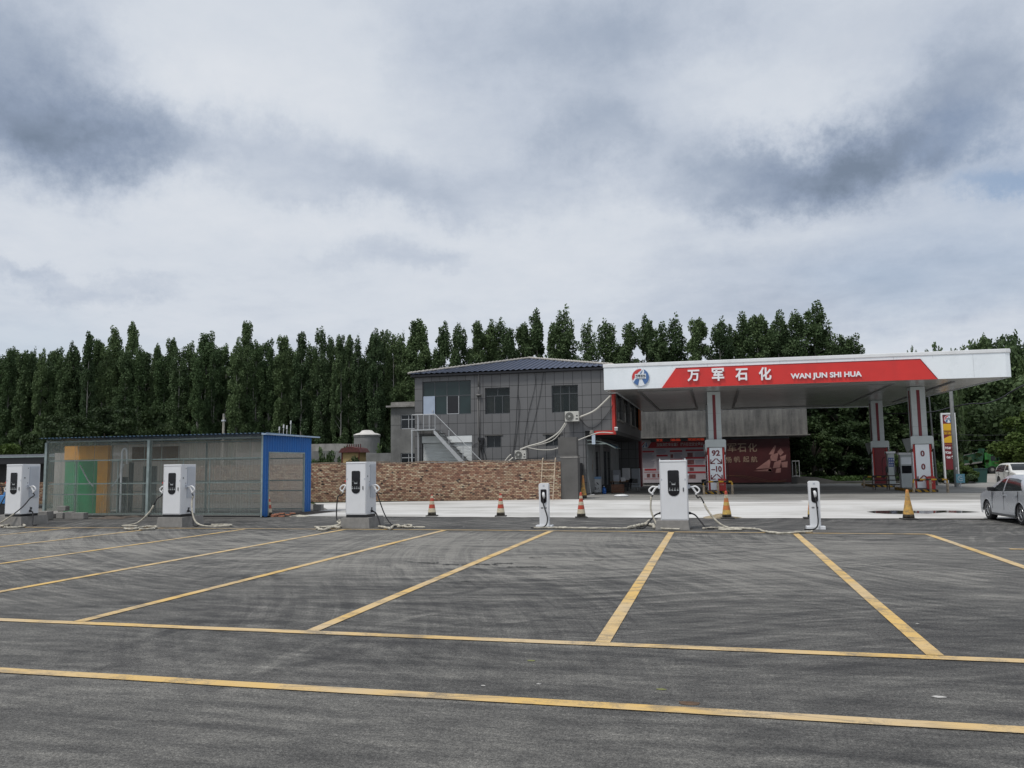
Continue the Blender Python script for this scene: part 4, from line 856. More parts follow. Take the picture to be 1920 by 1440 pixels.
c=G(1113,928); bp=thing('metal_rod','thin pale rod leaning against the washing machine','rod',(c.x,c.y-.3,0)); m=MB(); m.cyl((-.12,0,0),(-.32,.25,1.2),.018,n=6); m.cyl((-.3,0,.0),(.1,0,.02),.03,n=6); m.build('rod',M_alul,bp)
def table(x,y,label,w=1.3,h=.72):
    t=thing('work_table',label,'table',(x,y,0)); MB().box(-w/2,w/2,-.3,.3,h-.04,h).build('top',M_wood,t)
    for sx in (-1,1):
        for sy in (-1,1): MB().box(sx*(w/2-.06)-.03,sx*(w/2-.06)+.03,sy*.24-.03,sy*.24+.03,0,h-.043).build('leg',M_black,t)
    return t
table(-6.9,60.5,'dark work table cluttered with boxes in the porch')
table(-7.3,66,'second dark table deeper in the porch',1.5)
def carton(x,y,z,d,label,mat=M_cab2,name='storage_box',cat='box'):
    t=thing(name,label,cat,(x,y,z)); MB().box(-d[0]/2,d[0]/2,-d[1]/2,d[1]/2,0,d[2]).build('carton',mat,t,bevel=.01); MB().box(-d[0]/2-.004,d[0]/2+.004,-.04,.04,d[2]-.12,d[2]+.006).build('tape',M_plaster,t)
carton(-7.1,60.5,.723,(.42,.35,.5),'grey box on the near porch table'); carton(-6.6,60.5,.723,(.3,.3,.3),'small pale box on the near porch table',M_cab)
carton(-7.7,66,.723,(.55,.4,.8),'tall pale box at the left of the far porch table',M_cab2); carton(-6.95,66,.723,(.6,.4,.95),'tall white box at the right of the far porch table',M_cab)
carton(-6.6,70.5,0,(.7,.5,1.6),'pale upright cabinet box at the back of the porch',M_cab2); carton(-7.6,58,0,(.8,.5,.55),'dark low box beside the water jug',M_black)
def chair(x,y,rz,label):
    t=thing('chair',label,'chair',(x,y,0),rz); MB().box(-.21,.21,-.21,.21,.42,.45).build('seat',M_black,t); MB().box(-.2,.2,.19,.22,.55,.88).build('backrest',M_black,t)
    for sx in (-1,1):
        m=MB(); m.cyl((sx*.19,-.19,0),(sx*.19,-.19,.42),.013,n=6); m.build('leg',M_alul,t); m=MB(); m.cyl((sx*.19,.2,0),(sx*.19,.205,.88),.013,n=6); m.build('leg',M_alul,t)
chair(-5.75,61.5,.5,'black chair with pale legs at the porch edge'); chair(-6.3,62.8,-.4,'black chair standing behind the porch table')
c=G(1165,931); MB().lathe([(.42,0),(.48,.03),(.40,.09),(.2,.13),(.02,.14)],(c.x,c.y,.01),18).build('white_basin',M_white,None,smooth=True,top=('white upturned basin on the concrete in front of the porch','basin'))
# dark shrub/pot and tyre heap below the poster
m=MB()
for k in range(3): 
    pts=[(-.6+.32*math.cos(a*math.pi/8)+.02*k,77-.1*k,.34+.32*math.sin(a*math.pi/8)) for a in range(17)]
MB().lathe([(.30,0),(.34,.05),(.34,.2),(.30,.25),(.17,.25),(.17,.0)],(-.9,75.6,.01),20).build('tyre',M_rub,None,smooth=True,top=('black tyre lying below the safety poster by the 92 column','tyre'))
MB().lathe([(.30,0),(.34,.05),(.34,.2),(.30,.25),(.17,.25),(.17,.0)],(-.88,75.62,.27),20).build('tyre',M_rub,None,smooth=True,top=('black tyre on top of the other tyre below the safety poster','tyre'))
# ------------------------------------------------------------------ annex
an=thing('cement_annex','raw cement annex left of the grey building, with dark windows','building',(-22,60,0))
m=MB(); holes_wall(m,-23.96,-20.13,0,6.55,[(-23.15,-21.3,4.88,5.98),(-23.15,-21.3,2.0,3.05)],58,58.2); m.box(-23.96,-23.76,58.2,66,0,6.55); m.build('wall',M_render,an,world=True)
m=MB(); m.box(-24.25,-20.13,57.72,66,6.553,6.68); m.box(-23.96,-20.13,58,66,6.683,6.95); m.build('cornice',pm('cornice_cement',(.27,.26,.245),.9,.3,2,.3,0,.2,(.14,.13,.12),1.5,.6),an,world=True)
for z0,z1 in ((4.88,5.98),(2.0,3.05)): window(an,-23.15,-21.3,z0,z1,58.08,(.33,.66),(.66,),M_glass,M_alul)
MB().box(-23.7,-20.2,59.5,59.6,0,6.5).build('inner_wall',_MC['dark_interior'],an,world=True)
m=MB(); m.box(-23.97,-20.13,57.996,57.999,5.17,5.19); m.box(-22.2,-22.18,57.996,57.999,2,4.8); m.build('crack',M_black,an,world=True)
# ------------------------------------------------------------------ brick wall, pillar, ladder
bw=thing('brick_wall','long rough brown brick wall in front of the grey building','wall',(-16,45,0))
def wallpoly(a,b,th=.24,z=2.3):
    a=Vector((*a,0));b=Vector((*b,0)); d=(b-a).normalized(); nn=Vector((-d.y,d.x,0))*th; return [tuple(a.xy),tuple(b.xy),tuple((b+nn).xy),tuple((a+nn).xy)]
WA=(-23.5,44.4);WB=(-8.72,46.7)
rr=random.Random(9)
mbw=MB(); K=60; A=Vector((*WA,0));B=Vector((*WB,0)); d=(B-A); nn=Vector((-d.y,d.x,0)).normalized()*.24
vs=[]
zt=[2.22+.03*math.sin(i*.5)+rr.uniform(-.02,.02) for i in range(K+1)]
for i in range(K+1):
    p=A+d*i/K; vs+=[(p.x,p.y,0),(p.x,p.y,zt[i]),(p.x+nn.x,p.y+nn.y,zt[i]),(p.x+nn.x,p.y+nn.y,0)]
fs=[]
for i in range(K):
    o=4*i; fs+=[(o,o+4,o+5,o+1),(o+1,o+5,o+6,o+2),(o+2,o+6,o+7,o+3)]
fs+=[(0,1,2,3),(4*K+3,4*K+2,4*K+1,4*K)]
mbw.add(vs,fs); mbw.build('brickwork',M_brick,bw,world=True)
m=MB()
x=0.0; L=d.length; dn=d.normalized()
while x<L-.3:
    w_=rr.uniform(.2,.26); p=A+dn*(x+w_/2)+nn*.5; zz=2.25+.03*math.sin(x/L*K*.5); m.cbox((p.x,p.y,zz+.02+rr.uniform(-.01,.015)),(w_-.015,.26,.07),math.atan2(d.y,d.x)+rr.uniform(-.03,.03)); x+=w_
m.build('coping_course',pm('coping_brick',(.23,.18,.14),.95,.5,5,0,0,.2),bw,world=True)
m=MB()
for i in range(46):
    p=A+dn*rr.uniform(.5,L-.5)-nn*.006/.24; m.cbox((p.x,p.y,rr.uniform(.2,2.0)),(.13,.012,.06),math.atan2(d.y,d.x))
m.build('missing_brick',M_black,bw,world=True)
# the same wall goes on behind and left of the shed
m=MB(); A2=(-60,41.5);B2=(-23.52,44.38); m.prism(wallpoly(A2,B2),0,2.26,'z'); m.build('brick_wall',M_brick,None,top=('brown brick wall continuing behind and left of the shed','wall'))
pl=thing('wall_pier','tall grey plastered pier at the right end of the brick wall','pier',(-8.2,47,0)); m=MB(); m.box(-8.72,-7.72,46.75,47.6,0,2.55); m.box(-8.95,-7.85,47.3,48.0,2.553,3.62); m.build('pier',M_plaster,pl,world=True); m=MB(); m.box(-8.74,-7.70,46.73,47.62,2.40,2.47); m.build('edge_band',M_conc,pl,world=True)
g_=thing('narrow_door','narrow dark door with pale panel between the pier and the porch','door',(-8.9,52.5,0))
a=P(1081,876,52.6);b=P(1091,930,52.6)
MB().box(a.x,b.x+.05,52.55,52.95,0,2.1).build('door_frame',M_black,g_,world=True); MB().box(a.x+.02,b.x-.12,52.52,52.547,.25,1.95).build('leaf',M_plaster,g_,world=True); MB().box(a.x+.06,b.x-.17,52.50,52.517,.9,1.6).build('mesh_panel',M_cab2,g_,world=True)
m=MB(); m.prism([(-9.0,0),(-7.9,0),(-7.9,.0)][:0] or [(-8.75,0),(-8.2,0),(-8.2,.25),(-8.75,.25)],51.6,52.0,'y'); m.build('white_block',M_cab,None,top=('small white block at the foot of the narrow door','block'))
ld=thing('ladder','pale rusty ladder leaning on the brick wall near the pier','ladder',(-9.4,46,0)); 
M_lad=pm('ladder_rust',(.44,.36,.27),.75,.3,6); y0,y1=45.85,46.45
m=MB(); 
for x in (-9.75,-9.0): m.cyl((x-.04,y0,0),(x+.02,y1,2.2),.03,n=8); m.tube(catm([(x+.02,y1,2.2),(x+.025,y1+.05,2.36),(x+.03,y1+.2,2.4)],4),.03,6)
m.build('rail',M_lad,ld,world=True)
m=MB()
for k in range(6): z=.28+k*.36; f_=z/2.2; m.cyl((-9.78+.06*f_,y0+(y1-y0)*f_,z),(-9.02+.06*f_,y0+(y1-y0)*f_,z),.022,n=6)
m.build('rung',M_lad,ld,world=True)
# ------------------------------------------------------------------ things behind the wall
tk=thing('water_tank','round grey concrete tank with white cover behind the brick wall','tank',tuple(P(688,865,75).xy)+(0,))
MB().lathe([(1.3,0),(1.32,1.5),(1.3,1.55),(1.3,3.3),(1.33,3.32),(1.33,3.38),(1.28,3.4),(1.27,5.0),(1.32,5.02),(1.32,5.2)],n=28).build('shell',M_render,tk)
MB().lathe([(1.36,5.16),(1.33,5.24),(1.05,5.36),(.75,5.42),(.5,5.66),(.25,5.70),(.02,5.71)],n=28).build('cover',pm('tank_cover',(.55,.53,.50),.8,.2,2,.4),tk,smooth=True)
m=MB(); m.cyl((-1.36,0,0),(-1.36,0,4.7),.05,n=8); m.cyl((1.2,-.9,0),(1.2,-.9,3.2),.04,n=8); m.build('pipe',M_conc,tk)
hs=thing('guard_hut','small yellow hut with dark red tiled roof behind the brick wall','hut',(-29.3,63,0)); MB().box(-.75,.75,-.7,.7,0,3.25).build('wall',pm('hut_yellow',(.42,.30,.14),.85,.15,2),hs)
m=MB(); m.prism([(-1.0,3.253),(1.0,3.253),(.75,3.6),(.0,3.75),(-.75,3.6)],-.95,.95,'y'); m.build('roof',pm('hut_roof',(.09,.022,.02),.7,.4,6),hs)
m=MB(); m.box(-.79,-.73,-.76,-.703,0,3.25); m.box(.73,.79,-.76,-.703,0,3.25); m.build('corner_trim',M_maroon,hs,each=True)
m=MB(); 
for i in range(7): m.box(-.6+i*.2,-.55+i*.2,-.2,-.1,3.6,3.95)
m.build('ridge_stub',_MC['hut_roof'],hs)
cw=MB(); cw.box(-45,-33.9,70,70.3,0,3.6); cw.box(-33.0,-24.2,70,70.3,0,3.3); cw.build('grey_wall',M_render,None,top=('low weathered cement wall behind the tiled hut','wall'))
cw=MB(); cw.prism([(-45,0),(-33.5,0),(-33.5,4.3),(-37,4.45),(-45,4.5)],76,76.3,'y'); cw.build('far_wall',pm('pale_wall',(.32,.31,.29),.9,.3,1,.3,0,.2,(.10,.10,.09),1,.6),None,top=('pale far wall between the shed and the round tank','wall'))
t=thing('short_pole','pale concrete pole rising behind the shed roof','pole',tuple(P(418,850,60).xy)+(0,)); MB().cyl((0,0,0),(0,0,6.4),.12,.09,n=10).build('shaft',pm('pole_concrete',(.38,.36,.31),.85,.2,3),t); MB().cyl((0,0,6.4),(0,0,6.65),.10,.07,n=8).build('pole_cap',M_conc,t); MB().box(-.13,.13,-.13,.13,6.0,6.12).build('pole_clamp',M_cab2,t)
t=thing('insulator_rack','group of white insulator posts above the blue shed roof','insulators',(P(534,850,70).x,70,0)); m=MB()
for x,h in ((-.65,6.0),(-.2,6.2),(.15,6.1),(.55,6.55)): m.cyl((x,0,4.5),(x+.05,0,h-.3),.03,n=6); m.cyl((x+.03,0,h-.35),(x+.05,0,h),.07,n=8)
m.build('insulator',M_cab,t); m=MB(); m.box(-.8,.8,-.2,.2,4.3,4.5); m.cyl((0,0,0),(0,0,4.3),.15,n=8); m.build('stand',M_conc,t)
# ------------------------------------------------------------------ shed
SX0,SX1,SY0,SY1,SZ=-29.35,-18.42,30.6,34.75,3.42
sh=thing('translucent_shed','long lean shed of ribbed clear sheets with a blue end wall','shed',(-24,33,0))
def m_poly(tint=((.20,.235,.215),(.28,.31,.29)),al=.30):
    t=NT('ribbed_clear_sheet'); n=t.noise(1.2,6,.6,co=t.map((1,1,.4))); sp=t.new('ShaderNodeSeparateXYZ'); t.L.new(t.co,sp.inputs[0])
    ov=t.math('LESS_THAN',t.math('FRACT',t.math('DIVIDE',t.math('ADD',sp.outputs[0],sp.outputs[1]),.86)),.05)
    hz=t.rng(sp.outputs[2],0.2,2.4,.0,.0)
    # lower part of the wall is more opaque -> milkier
    lowp=t.math('LESS_THAN',sp.outputs[2],1.42)
    a=t.math('ADD',t.math('MULTIPLY',t.rng(n,.3,.7,-.05,.12),1),al); a=t.math('MULTIPLY_ADD',ov,.2,a); a=t.math('MULTIPLY_ADD',lowp,.10,a,True)
    t.L.new(a,t.b.inputs['Alpha']); t.fin(t.mix(n,*tint),.25,0,.5)
    for l_ in list(t.b.inputs['Alpha'].links): t.L.remove(l_)
    t.b.inputs['Alpha'].default_value=1; tl=t.new('ShaderNodeBsdfTranslucent'); tl.inputs[0].default_value=(*[min(1,x*1.9) for x in tint[1]],1); m1=t.new('ShaderNodeMixShader'); m1.inputs[0].default_value=.5; tp=t.new('ShaderNodeBsdfTransparent'); m2=t.new('ShaderNodeMixShader')
    t.L.new(t.b.outputs[0],m1.inputs[1]); t.L.new(tl.outputs[0],m1.inputs[2]); t.L.new(a,m2.inputs[0]); t.L.new(tp.outputs[0],m2.inputs[1]); t.L.new(m1.outputs[0],m2.inputs[2]); t.L.new(m2.outputs[0],t.N['Material Output'].inputs[0]); return t.m
M_poly=m_poly()
def corr(mb,p0,p1,z0,z1,pitch,amp,z1b=None,trap=False):
    p0=Vector((*p0,0));p1=Vector((*p1,0)); L=(p1-p0).length; d=(p1-p0)/L; nn=Vector((d.y,-d.x,0)); prof=[(0,0),(.5,0),(.62,1),(.88,1)] if trap else [(0,0),(.25,.5),(.5,1),(.75,.5)]
    k=int(L/pitch); v=[]; 
    for i in range(k):
        for u,h in prof: v.append((p0+d*(L*(i+u)/k)+nn*amp*h,(i+u)/k))
    v.append((p1,1)); z1b=z1 if z1b is None else z1b; vs=[]
    for p,f_ in v: vs+=[(p.x,p.y,z0),(p.x,p.y,z1+(z1b-z1)*f_)]
    mb.add(vs,[(2*i,2*i+2,2*i+3,2*i+1) for i in range(len(v)-1)])
m=MB(); corr(m,(SX0,SY0),(SX1,SY0),.06,SZ,.125,.028); m.build('front_sheet',M_poly,sh,world=True)
m=MB(); corr(m,(SX0,SY1),(SX1,SY1),.06,SZ-.02,.125,.010); m.build('back_sheet',m_poly(((.30,.27,.235),(.38,.345,.30)),.68),sh,world=True)
m=MB(); corr(m,(SX0,SY1-.05),(SX0,SY0+.05),.06,SZ-.02,.125,.028); m.build('left_sheet',M_poly,sh,world=True)
# blue end wall with its opening
yo0,yo1,zo=30.98,34.1,2.72
m=MB(); corr(m,(SX1+.05,SY0-.03),(SX1+.05,yo0),0,SZ+.02,.2,.035,trap=True); corr(m,(SX1+.05,yo1),(SX1+.05,SY1),0,SZ-.02,.2,.035,trap=True); corr(m,(SX1+.05,yo0),(SX1+.05,yo1),zo,SZ,.2,.035,trap=True)
m.build('blue_end_wall',M_blue,sh,world=True)
m=MB(); m.box(SX1+.02,SX1+.10,yo0,yo0+.04,0,zo); m.box(SX1+.02,SX1+.10,yo1-.04,yo1,0,zo); m.box(SX1+.02,SX1+.10,yo0+.04,yo1-.04,zo-.05,zo); m.box(SX1+.0,SX1+.06,SY0-.06,SY0-.031,0,SZ); m.build('end_wall_trim',M_galv,sh,world=True)
# roof
m=MB(); k=int((SX1-SX0+.5)/.2); vs=[]
for i in range(k*4+1):
    x=SX0-.2+(SX1-SX0+.55)*i/(k*4); h=.035*(1 if i%4 in(2,3) else 0); vs+=[(x,SY0-.28,SZ+.06+h),(x,SY1+.25,SZ+.02+h)]
m.add(vs,[(2*i,2*i+1,2*i+3,2*i+2) for i in range(k*4)]); m.build('roof_sheet',m_rib('roof_blue',(.02,.07,.13),.5),sh,world=True)
m=MB(); m.box(SX1+.13,SX1+.36,SY0-.3,SY1+.3,SZ+.0,SZ+.055); m.build('verge_flashing',pm('flashing',(.35,.45,.58),.4),sh,world=True)
# steel frame
m=MB()
for x in (SX0+.04,-23.9,SX1-.05):
    for y in (SY0+.06,SY1-.07): m.box(x-.04,x+.04,y-.0,y+.06,0,SZ-.05)
m.box(SX0-.0,SX0+.12,SY0-.06,SY0-.005,0,SZ-.12); m.box(-23.98,-23.86,SY0-.07,SY0-.035,.0,SZ-.1); m.build('post',M_galv,sh,world=True,each=True)
m=MB()
for z in (.10,.95,1.42,2.45):
    m.box(SX0+.1,SX1-.1,SY0+.062,SY0+.10,z,z+.05); m.box(SX0+.1,SX1-.1,SY1-.11,SY1-.072,z,z+.05)
for z in (SZ-.12,): m.box(SX0+.1,SX1-.1,SY0+.062,SY0+.12,z,z+.06); m.box(SX0+.1,SX1-.1,SY1-.13,SY1-.072,z,z+.06)
for x in (-27.8,-25.6,-22.3,-21.0): m.box(x,x+.035,SY0+.103,SY0+.14,.1,2.5)
m.build('rail',M_galv,sh,world=True)
m=MB(); m.box(SX0-.02,SX1+.1,SY0-.02,SY0+.04,.0,.055); m.build('base_strip',M_black,sh,world=True)
MB().box(SX0+.15,SX1-.02,SY0+.15,SY1-.15,.008,.03).build('shed_floor',M_conc,sh,world=True)
# things seen through the sheets
hut=thing('orange_gatehouse','orange wall with a green gate standing inside the shed','gatehouse',(-29.5+1.3,33.6,.03))
hx0,hx1=-28.35,-26.0
Mor=pm('orange_wall',(.95,.42,.035),.7,.12,2); m=MB(); yy=32.6
a=P(122,842,yy).x; b=P(203,842,yy).x; g0=P(121,865,yy).x; g1=P(183,865,yy).x
m.box(a-.02,b,yy,yy+.25,2.55,3.2); m.box(g1,b,yy,yy+.25,.03,2.549); m.build('orange_wall',Mor,hut,world=True)
MB().box(g0,g1-.003,yy+.05,yy+.12,.03,2.547).build('green_gate',pm('green_gate',(.01,.30,.10),.5,.1,2),hut,world=True)
m=MB(); m.box(a-.85,a-.05,yy+.3,yy+.4,.03,2.9); m.build('pale_side_panel',pm('pale_panel',(.45,.40,.36),.7,.1,2),hut,world=True)
m=MB(); m.box(b+.02,b+2.6,yy+1.6,yy+1.75,2.45,3.15); m.build('brown_lintel',pm('brown_lintel',(.16,.07,.03),.7),hut,world=True)
m=MB(); m.box(b+.35,b+.55,yy+1.0,yy+1.1,.03,2.4); m.box(b+1.0,b+1.7,yy+1.2,yy+1.3,.03,2.2); m.box(b+.0,b+.4,yy+.7,yy+.9,.03,1.7); m.build('stored_panel',pm('dark_store',(.04,.045,.055),.7,.4,3),hut,world=True)
hn=thing('hanging_hose','white bent pipe hooked over the shed rail','pipe',tuple(P(233,960,31.0))); hp=P(229,845,30.95); m=MB(); m.tube(catm([(hp.x,30.95,.1),(hp.x,30.95,2.4),(hp.x+.02,30.95,2.85),(hp.x+.11,30.98,2.98),(hp.x+.2,31,2.85),(hp.x+.2,31.05,2.3)],6),.045,8); m.build('pipe',M_cab,hn,world=True,smooth=True)
m=MB(); a=P(150,872,32.2);b=P(175,912,32.2);c=P(210,912,32.2);d_=P(232,870,32.2); m.tube(catm([a,b.lerp(a,.4)+Vector((0,0,-.1)),b],5),.03,6); m.tube(catm([c,c.lerp(d_,.5)+Vector((.05,0,-.1)),d_],5),.03,6); m.build('slack_cable',M_cab,hn,world=True)
# carport left of the shed
cp_=thing('carport','low black roofed shelter left of the clear shed','shelter',(-35,39,0)); m=MB(); m.prism([(36.5,2.75),(40.5,3.0),(40.5,3.06),(36.5,2.82)],-48,-29.9,'x'); m.build('roof',M_black,cp_,world=True)
m=MB(); 
for x in (-46,-41,-36,-31): m.cyl((x,37,0),(x,37,2.75),.06,n=6); m.cyl((x,40.2,0),(x,40.2,2.95),.06,n=6)
m.build('post',M_black,cp_,world=True,each=True); m=MB(); m.box(-48,-29.9,36.42,36.495,2.79,2.84); m.build('gutter',M_galv,cp_,world=True)
m=MB(); m.box(-48,-29.9,36.5,36.6,2.45,2.74); m.box(-48,-29.9,40.6,40.7,1.4,2.98); m.build('shade_panel',M_black,cp_,world=True)  # black panels added to stand in for the shelter's shaded interior
# tricycle / blue covered cart left of the first charger
c=G(10,968); bt=thing('blue_cart','small cart with blue cover half hidden by the leftmost charger','cart',(c.x+.1,c.y+.6,0)); m=MB(); m.box(-.7,.6,-.4,.5,.55,.95); m.prism([(-.6,.953),(.55,.953),(.4,1.25),(-.4,1.25)],-.35,.45,'y'); m.build('cover',pm('tarp_blue',(.07,.22,.48),.5,.2,4),bt,bevel=.03); MB().box(-.65,.55,-.35,.45,.3,.547).build('bed',M_black,bt)
for x in (-.5,.45): m=MB(); m.cyl((x,-.42,.26),(x,-.34,.26),.26,n=18); m.build('wheel',M_rub,bt)
m=MB(); m.cyl((-.75,0,.5),(-1.0,0,1.35),.03,n=6); m.cyl((-1.0,-.25,1.35),(-1.0,.25,1.35),.02,n=6); m.build('handlebar',M_black,bt)
# ------------------------------------------------------------------ chargers
def arcpanel(x0,x1,ztop,zbot,r=.03,n=10):
    w=(x1-x0)/2; cx=(x0+x1)/2; pts=[(x0+r,ztop),(x0,ztop-r)]
    for i in range(n+1):
        a=math.pi+math.pi*i/n; pts.append((cx+w*math.cos(a),zbot+w*.86+w*.86*math.sin(a)))
    pts+=[(x1,ztop-r),(x1-r,ztop)]; return pts
def gun(parent,x,y,z,sx):
    """holster, looped white grip and black tail; sx=+1 right flank, -1 left flank"""
    m=MB(); m.cbox((x+sx*.03,y,z+.10),(.06,.12,.12)); m.build('holster',M_cab2,parent)
    m=MB(); m.tube([(x+sx*.05,y,z+.09),(x+sx*.16,y,z+.07)],[.032,.036],8)
    m.tube(catm([(x+sx*.14,y,z+.09),(x+sx*.24,y,z+.10),(x+sx*.33,y,z+.03),(x+sx*.345,y,z-.03),(x+sx*.30,y,z-.09),(x+sx*.25,y,z-.10)],4),.026,8)
    m.tube(catm([(x+sx*.15,y,z+.06),(x+sx*.20,y,z-.02),(x+sx*.25,y,z-.10),(x+sx*.235,y,z-.15)],4),.032,8); m.build('charging_gun',pm('gun_white',(.70,.70,.70),.35,.04,2),parent,smooth=True)
    return (x+sx*.235,y,z-.15)
def dc(x,y,label,w,d,zp,zt,skirt,pw,pd,cl,cr_,px_off=0,rz=0):
    t=thing('fast_charger',label,'charger',(x,y,0),rz,'big white charging cabinets')
    b=MB(); b.add([(-pw/2,-.14,0),(pw/2,-.14,0),(pw/2,pd,0),(-pw/2,pd,0),(-pw/2+.03,-.11,zp),(pw/2-.03,-.11,zp),(pw/2-.03,pd-.03,zp),(-pw/2+.03,pd-.03,zp)],[(0,1,5,4),(1,2,6,5),(2,3,7,6),(3,0,4,7),(4,5,6,7)]); b.v=[(vx+px_off,vy,vz) for vx,vy,vz in b.v]; b.build('concrete_plinth',M_conc,t)
    z0=zp+.002
    if skirt: MB().box(-w/2+.015,w/2-.015,.015,d-.015,z0,z0+skirt).build('skirt',M_black,t); z0+=skirt+.001
    MB().box(-w/2,w/2,0,d,z0,zt).build('cabinet',M_cab,t,bevel=.012)
    H=zt-z0
    m=MB(); m.prism(arcpanel(-w*.205,w*.205,zt-.17*H,zt-.60*H),-.012,-.003,'y'); s=m.build('screen_panel',M_gloss,t)
    m=MB(); m.box(-.055,.055,-.0145,-.0125,zt-.415*H,zt-.395*H); m.box(-.055,-.045,-.0145,-.0125,zt-.395*H,zt-.375*H); m.box(.045,.055,-.0145,-.0125,zt-.395*H,zt-.375*H); m.box(-.11,-.09,-.0145,-.0125,zt-.37*H,zt-.36*H)
    for k in range(4):
        cx=-.12+k*.08; m.box(cx-.026,cx+.026,-.0145,-.0125,zt-.512*H,zt-.500*H); m.box(cx-.026,cx+.02,-.0145,-.0125,zt-.495*H,zt-.487*H)
        m.box(cx-.008+(k%2)*.01,cx+.012,-.0145,-.0125,zt-.478*H,zt-.462*H)
    m.build('screen_mark',pm('screen_mark',(.35,.37,.38),.4),s)
    m=MB(); m.box(-w*.48,w*.48,-.0045,-.002,zt-.035*H,zt-.030*H); m.box(-w*.48,w*.48,-.0045,-.002,z0+.03,z0+.035); m.box(w*.475,w*.48,-.0045,-.002,z0+.036,zt-.036*H); m.box(-w*.48,-w*.475,-.0045,-.002,z0+.036,zt-.036*H); m.build('door_seam',M_alu,t)
    MB().box(w*.335,w*.365,-.02,-.003,zt-.525*H,zt-.46*H).build('door_handle',M_black,t)
    m=MB(); m.box(-w*.45,-w*.41,-.006,-.003,zt-.34*H,zt-.31*H); m.box(w*.40,w*.45,-.006,-.003,zt-.34*H,zt-.31*H); m.build('small_label',M_cab2,t,each=True)
    if skirt:
        m=MB(); m.box(w/2+.003,w/2+.02,d*.40,d*.92,zt-.68*H,zt-.05*H); v=m.build('side_vent',M_cab2,t); m=MB()
        for k in range(26): z=zt-.67*H+k*.0235*H; m.box(w/2+.021,w/2+.027,d*.43,d*.89,z,z+.010)
        m.build('louvre',M_cab,v)
        m=MB(); m.box(w/2+.003,w/2+.008,d*.12,d*.17,zt-.29*H,zt-.26*H); m.box(w/2+.003,w/2+.008,d*.30,d*.33,zt-.09*H,zt-.075*H); m.box(w/2+.003,w/2+.008,d*.30,d*.33,zt-.39*H,zt-.37*H); m.box(w/2+.003,w/2+.008,d*.5,d*.62,zt-.92*H,zt-.87*H); m.build('side_marking',M_alu,t)
        m=MB(); m.box(-w/2-.05,-w/2,0.02,.08,zt-.38*H,zt-.35*H); m.build('emergency_knob',M_red,t)
    else:
        m=MB(); m.cyl((-w/2+.02,.06,zt),(-w/2+.02,.06,zt+.05),.012,n=6); m.cyl((w/2-.05,.06,zt),(w/2-.05,.06,zt+.05),.012,n=6); m.build('lifting_eye',M_cab,t,each=True)
        m=MB(); m.cyl((w/2+.004,.2,zt-.25*H),(w/2+.05,.2,zt-.25*H),.03,n=10); m.build('side_knob',M_cab,t)
    zg=zt-.50*H
    for sx,path in ((-1,cl),(1,cr_)):
        g=gun(t,sx*w/2,.22 if not skirt else .30,zg,sx)
        if path:
            k0=path[0]; pts=catm([g,(g[0]+sx*.06,g[1],g[2]-.10)]+path[1],6)
            ns=int(len(pts)*k0)
            if ns>2: m=MB(); m.tube(pts[:ns],.021,8); m.build('charging_cable',M_rub,t,smooth=True)
            if ns<len(pts)-2: m=MB(); rj=random.Random(int(x*10)+sx); m.tube(pts[max(ns-1,0):],[.027+rj.uniform(-.003,.008) for _ in pts[max(ns-1,0):]],8); m.build('wrapped_cable',M_wrap,t,smooth=True)
    # cable gland low on the flank and the lead that loops back to it
    for sx in ((1,) if skirt else (-1,1)):
        m=MB(); m.cyl((sx*w/2,.42,zp+.20),(sx*(w/2+.07),.42,zp+.19),.045,.035,n=10); m.tube(catm([(sx*(w/2+.06),.42,zp+.19),(sx*(w/2+.20),.36,zp+.13),(sx*(w/2+.38),.2,zp-.08),(sx*(w/2+.52),.05,.04),(sx*(w/2+.75),0,.03)],5),.024,8); m.build('cable_inlet',M_rub,t,smooth=True)
    return t
dc(-1.245,25.42,'tallest looking white charger standing alone before the canopy, with black and wrapped cables',.83,.5,.27,2.10,0,1.02,.95,(.0 or .18,[(-.70,.2,.95),(-.72,.15,.6),(-.60,.05,.25),(-.42,-.10,.05),(-.15,-.22,.03),(.15,-.25,.03)]),(.30,[(.80,.2,.95),(1.0,.1,.55),(1.30,-.05,.2),(1.65,-.2,.05),(1.95,-.3,.03),(1.4,-.42,.03),(1.35,-.25,.04),(1.9,-.2,.05)]),-.07)
dc(-11.75,25.4,'white charger standing before the brick wall, second from the right of the cabinets',.74,.84,.33,2.19,.09,1.05,1.15,(.60,[(-.78,.25,1.0),(-.80,.2,.5),(-.72,.1,.2),(-.55,-.05,.12),(-.9,-.15,.04),(-1.4,-.2,.03)]),(.72,[(.72,.3,.9),(.95,.25,.4),(1.25,.1,.10),(1.6,-.1,.04),(2.1,-.05,.03),(2.5,-.1,.03)]),.03)
dc(-18.87,25.4,'white charger standing before the long clear shed, with a looping wrapped cable',.74,.84,.33,2.20,.09,1.05,1.15,(.45,[(-.80,.25,.95),(-1.05,.2,.5),(-1.4,0,.12),(-1.9,-.15,.03),(-1.2,-.2,.03)]),(.15,[(.62,.3,.9),(.72,.2,.5),(.95,.1,.15),(1.5,-.1,.03),(2.3,-.05,.04),(2.2,.3,.05),(1.4,.35,.05)]),.03)
dc(-25.75,25.4,'leftmost white charger at the picture edge, with its cable crossing the plinth',.74,.84,.33,2.30,.09,1.05,1.15,(.9,[(-.7,.2,.9),(-.9,.1,.4),(-1.1,0,.05)]),(.55,[(.62,.15,1.0),(.50,-.05,.7),(.15,-.25,.35),(-.3,-.35,.08),(-.7,-.35,.03),(.2,-.4,.03)]),.03)
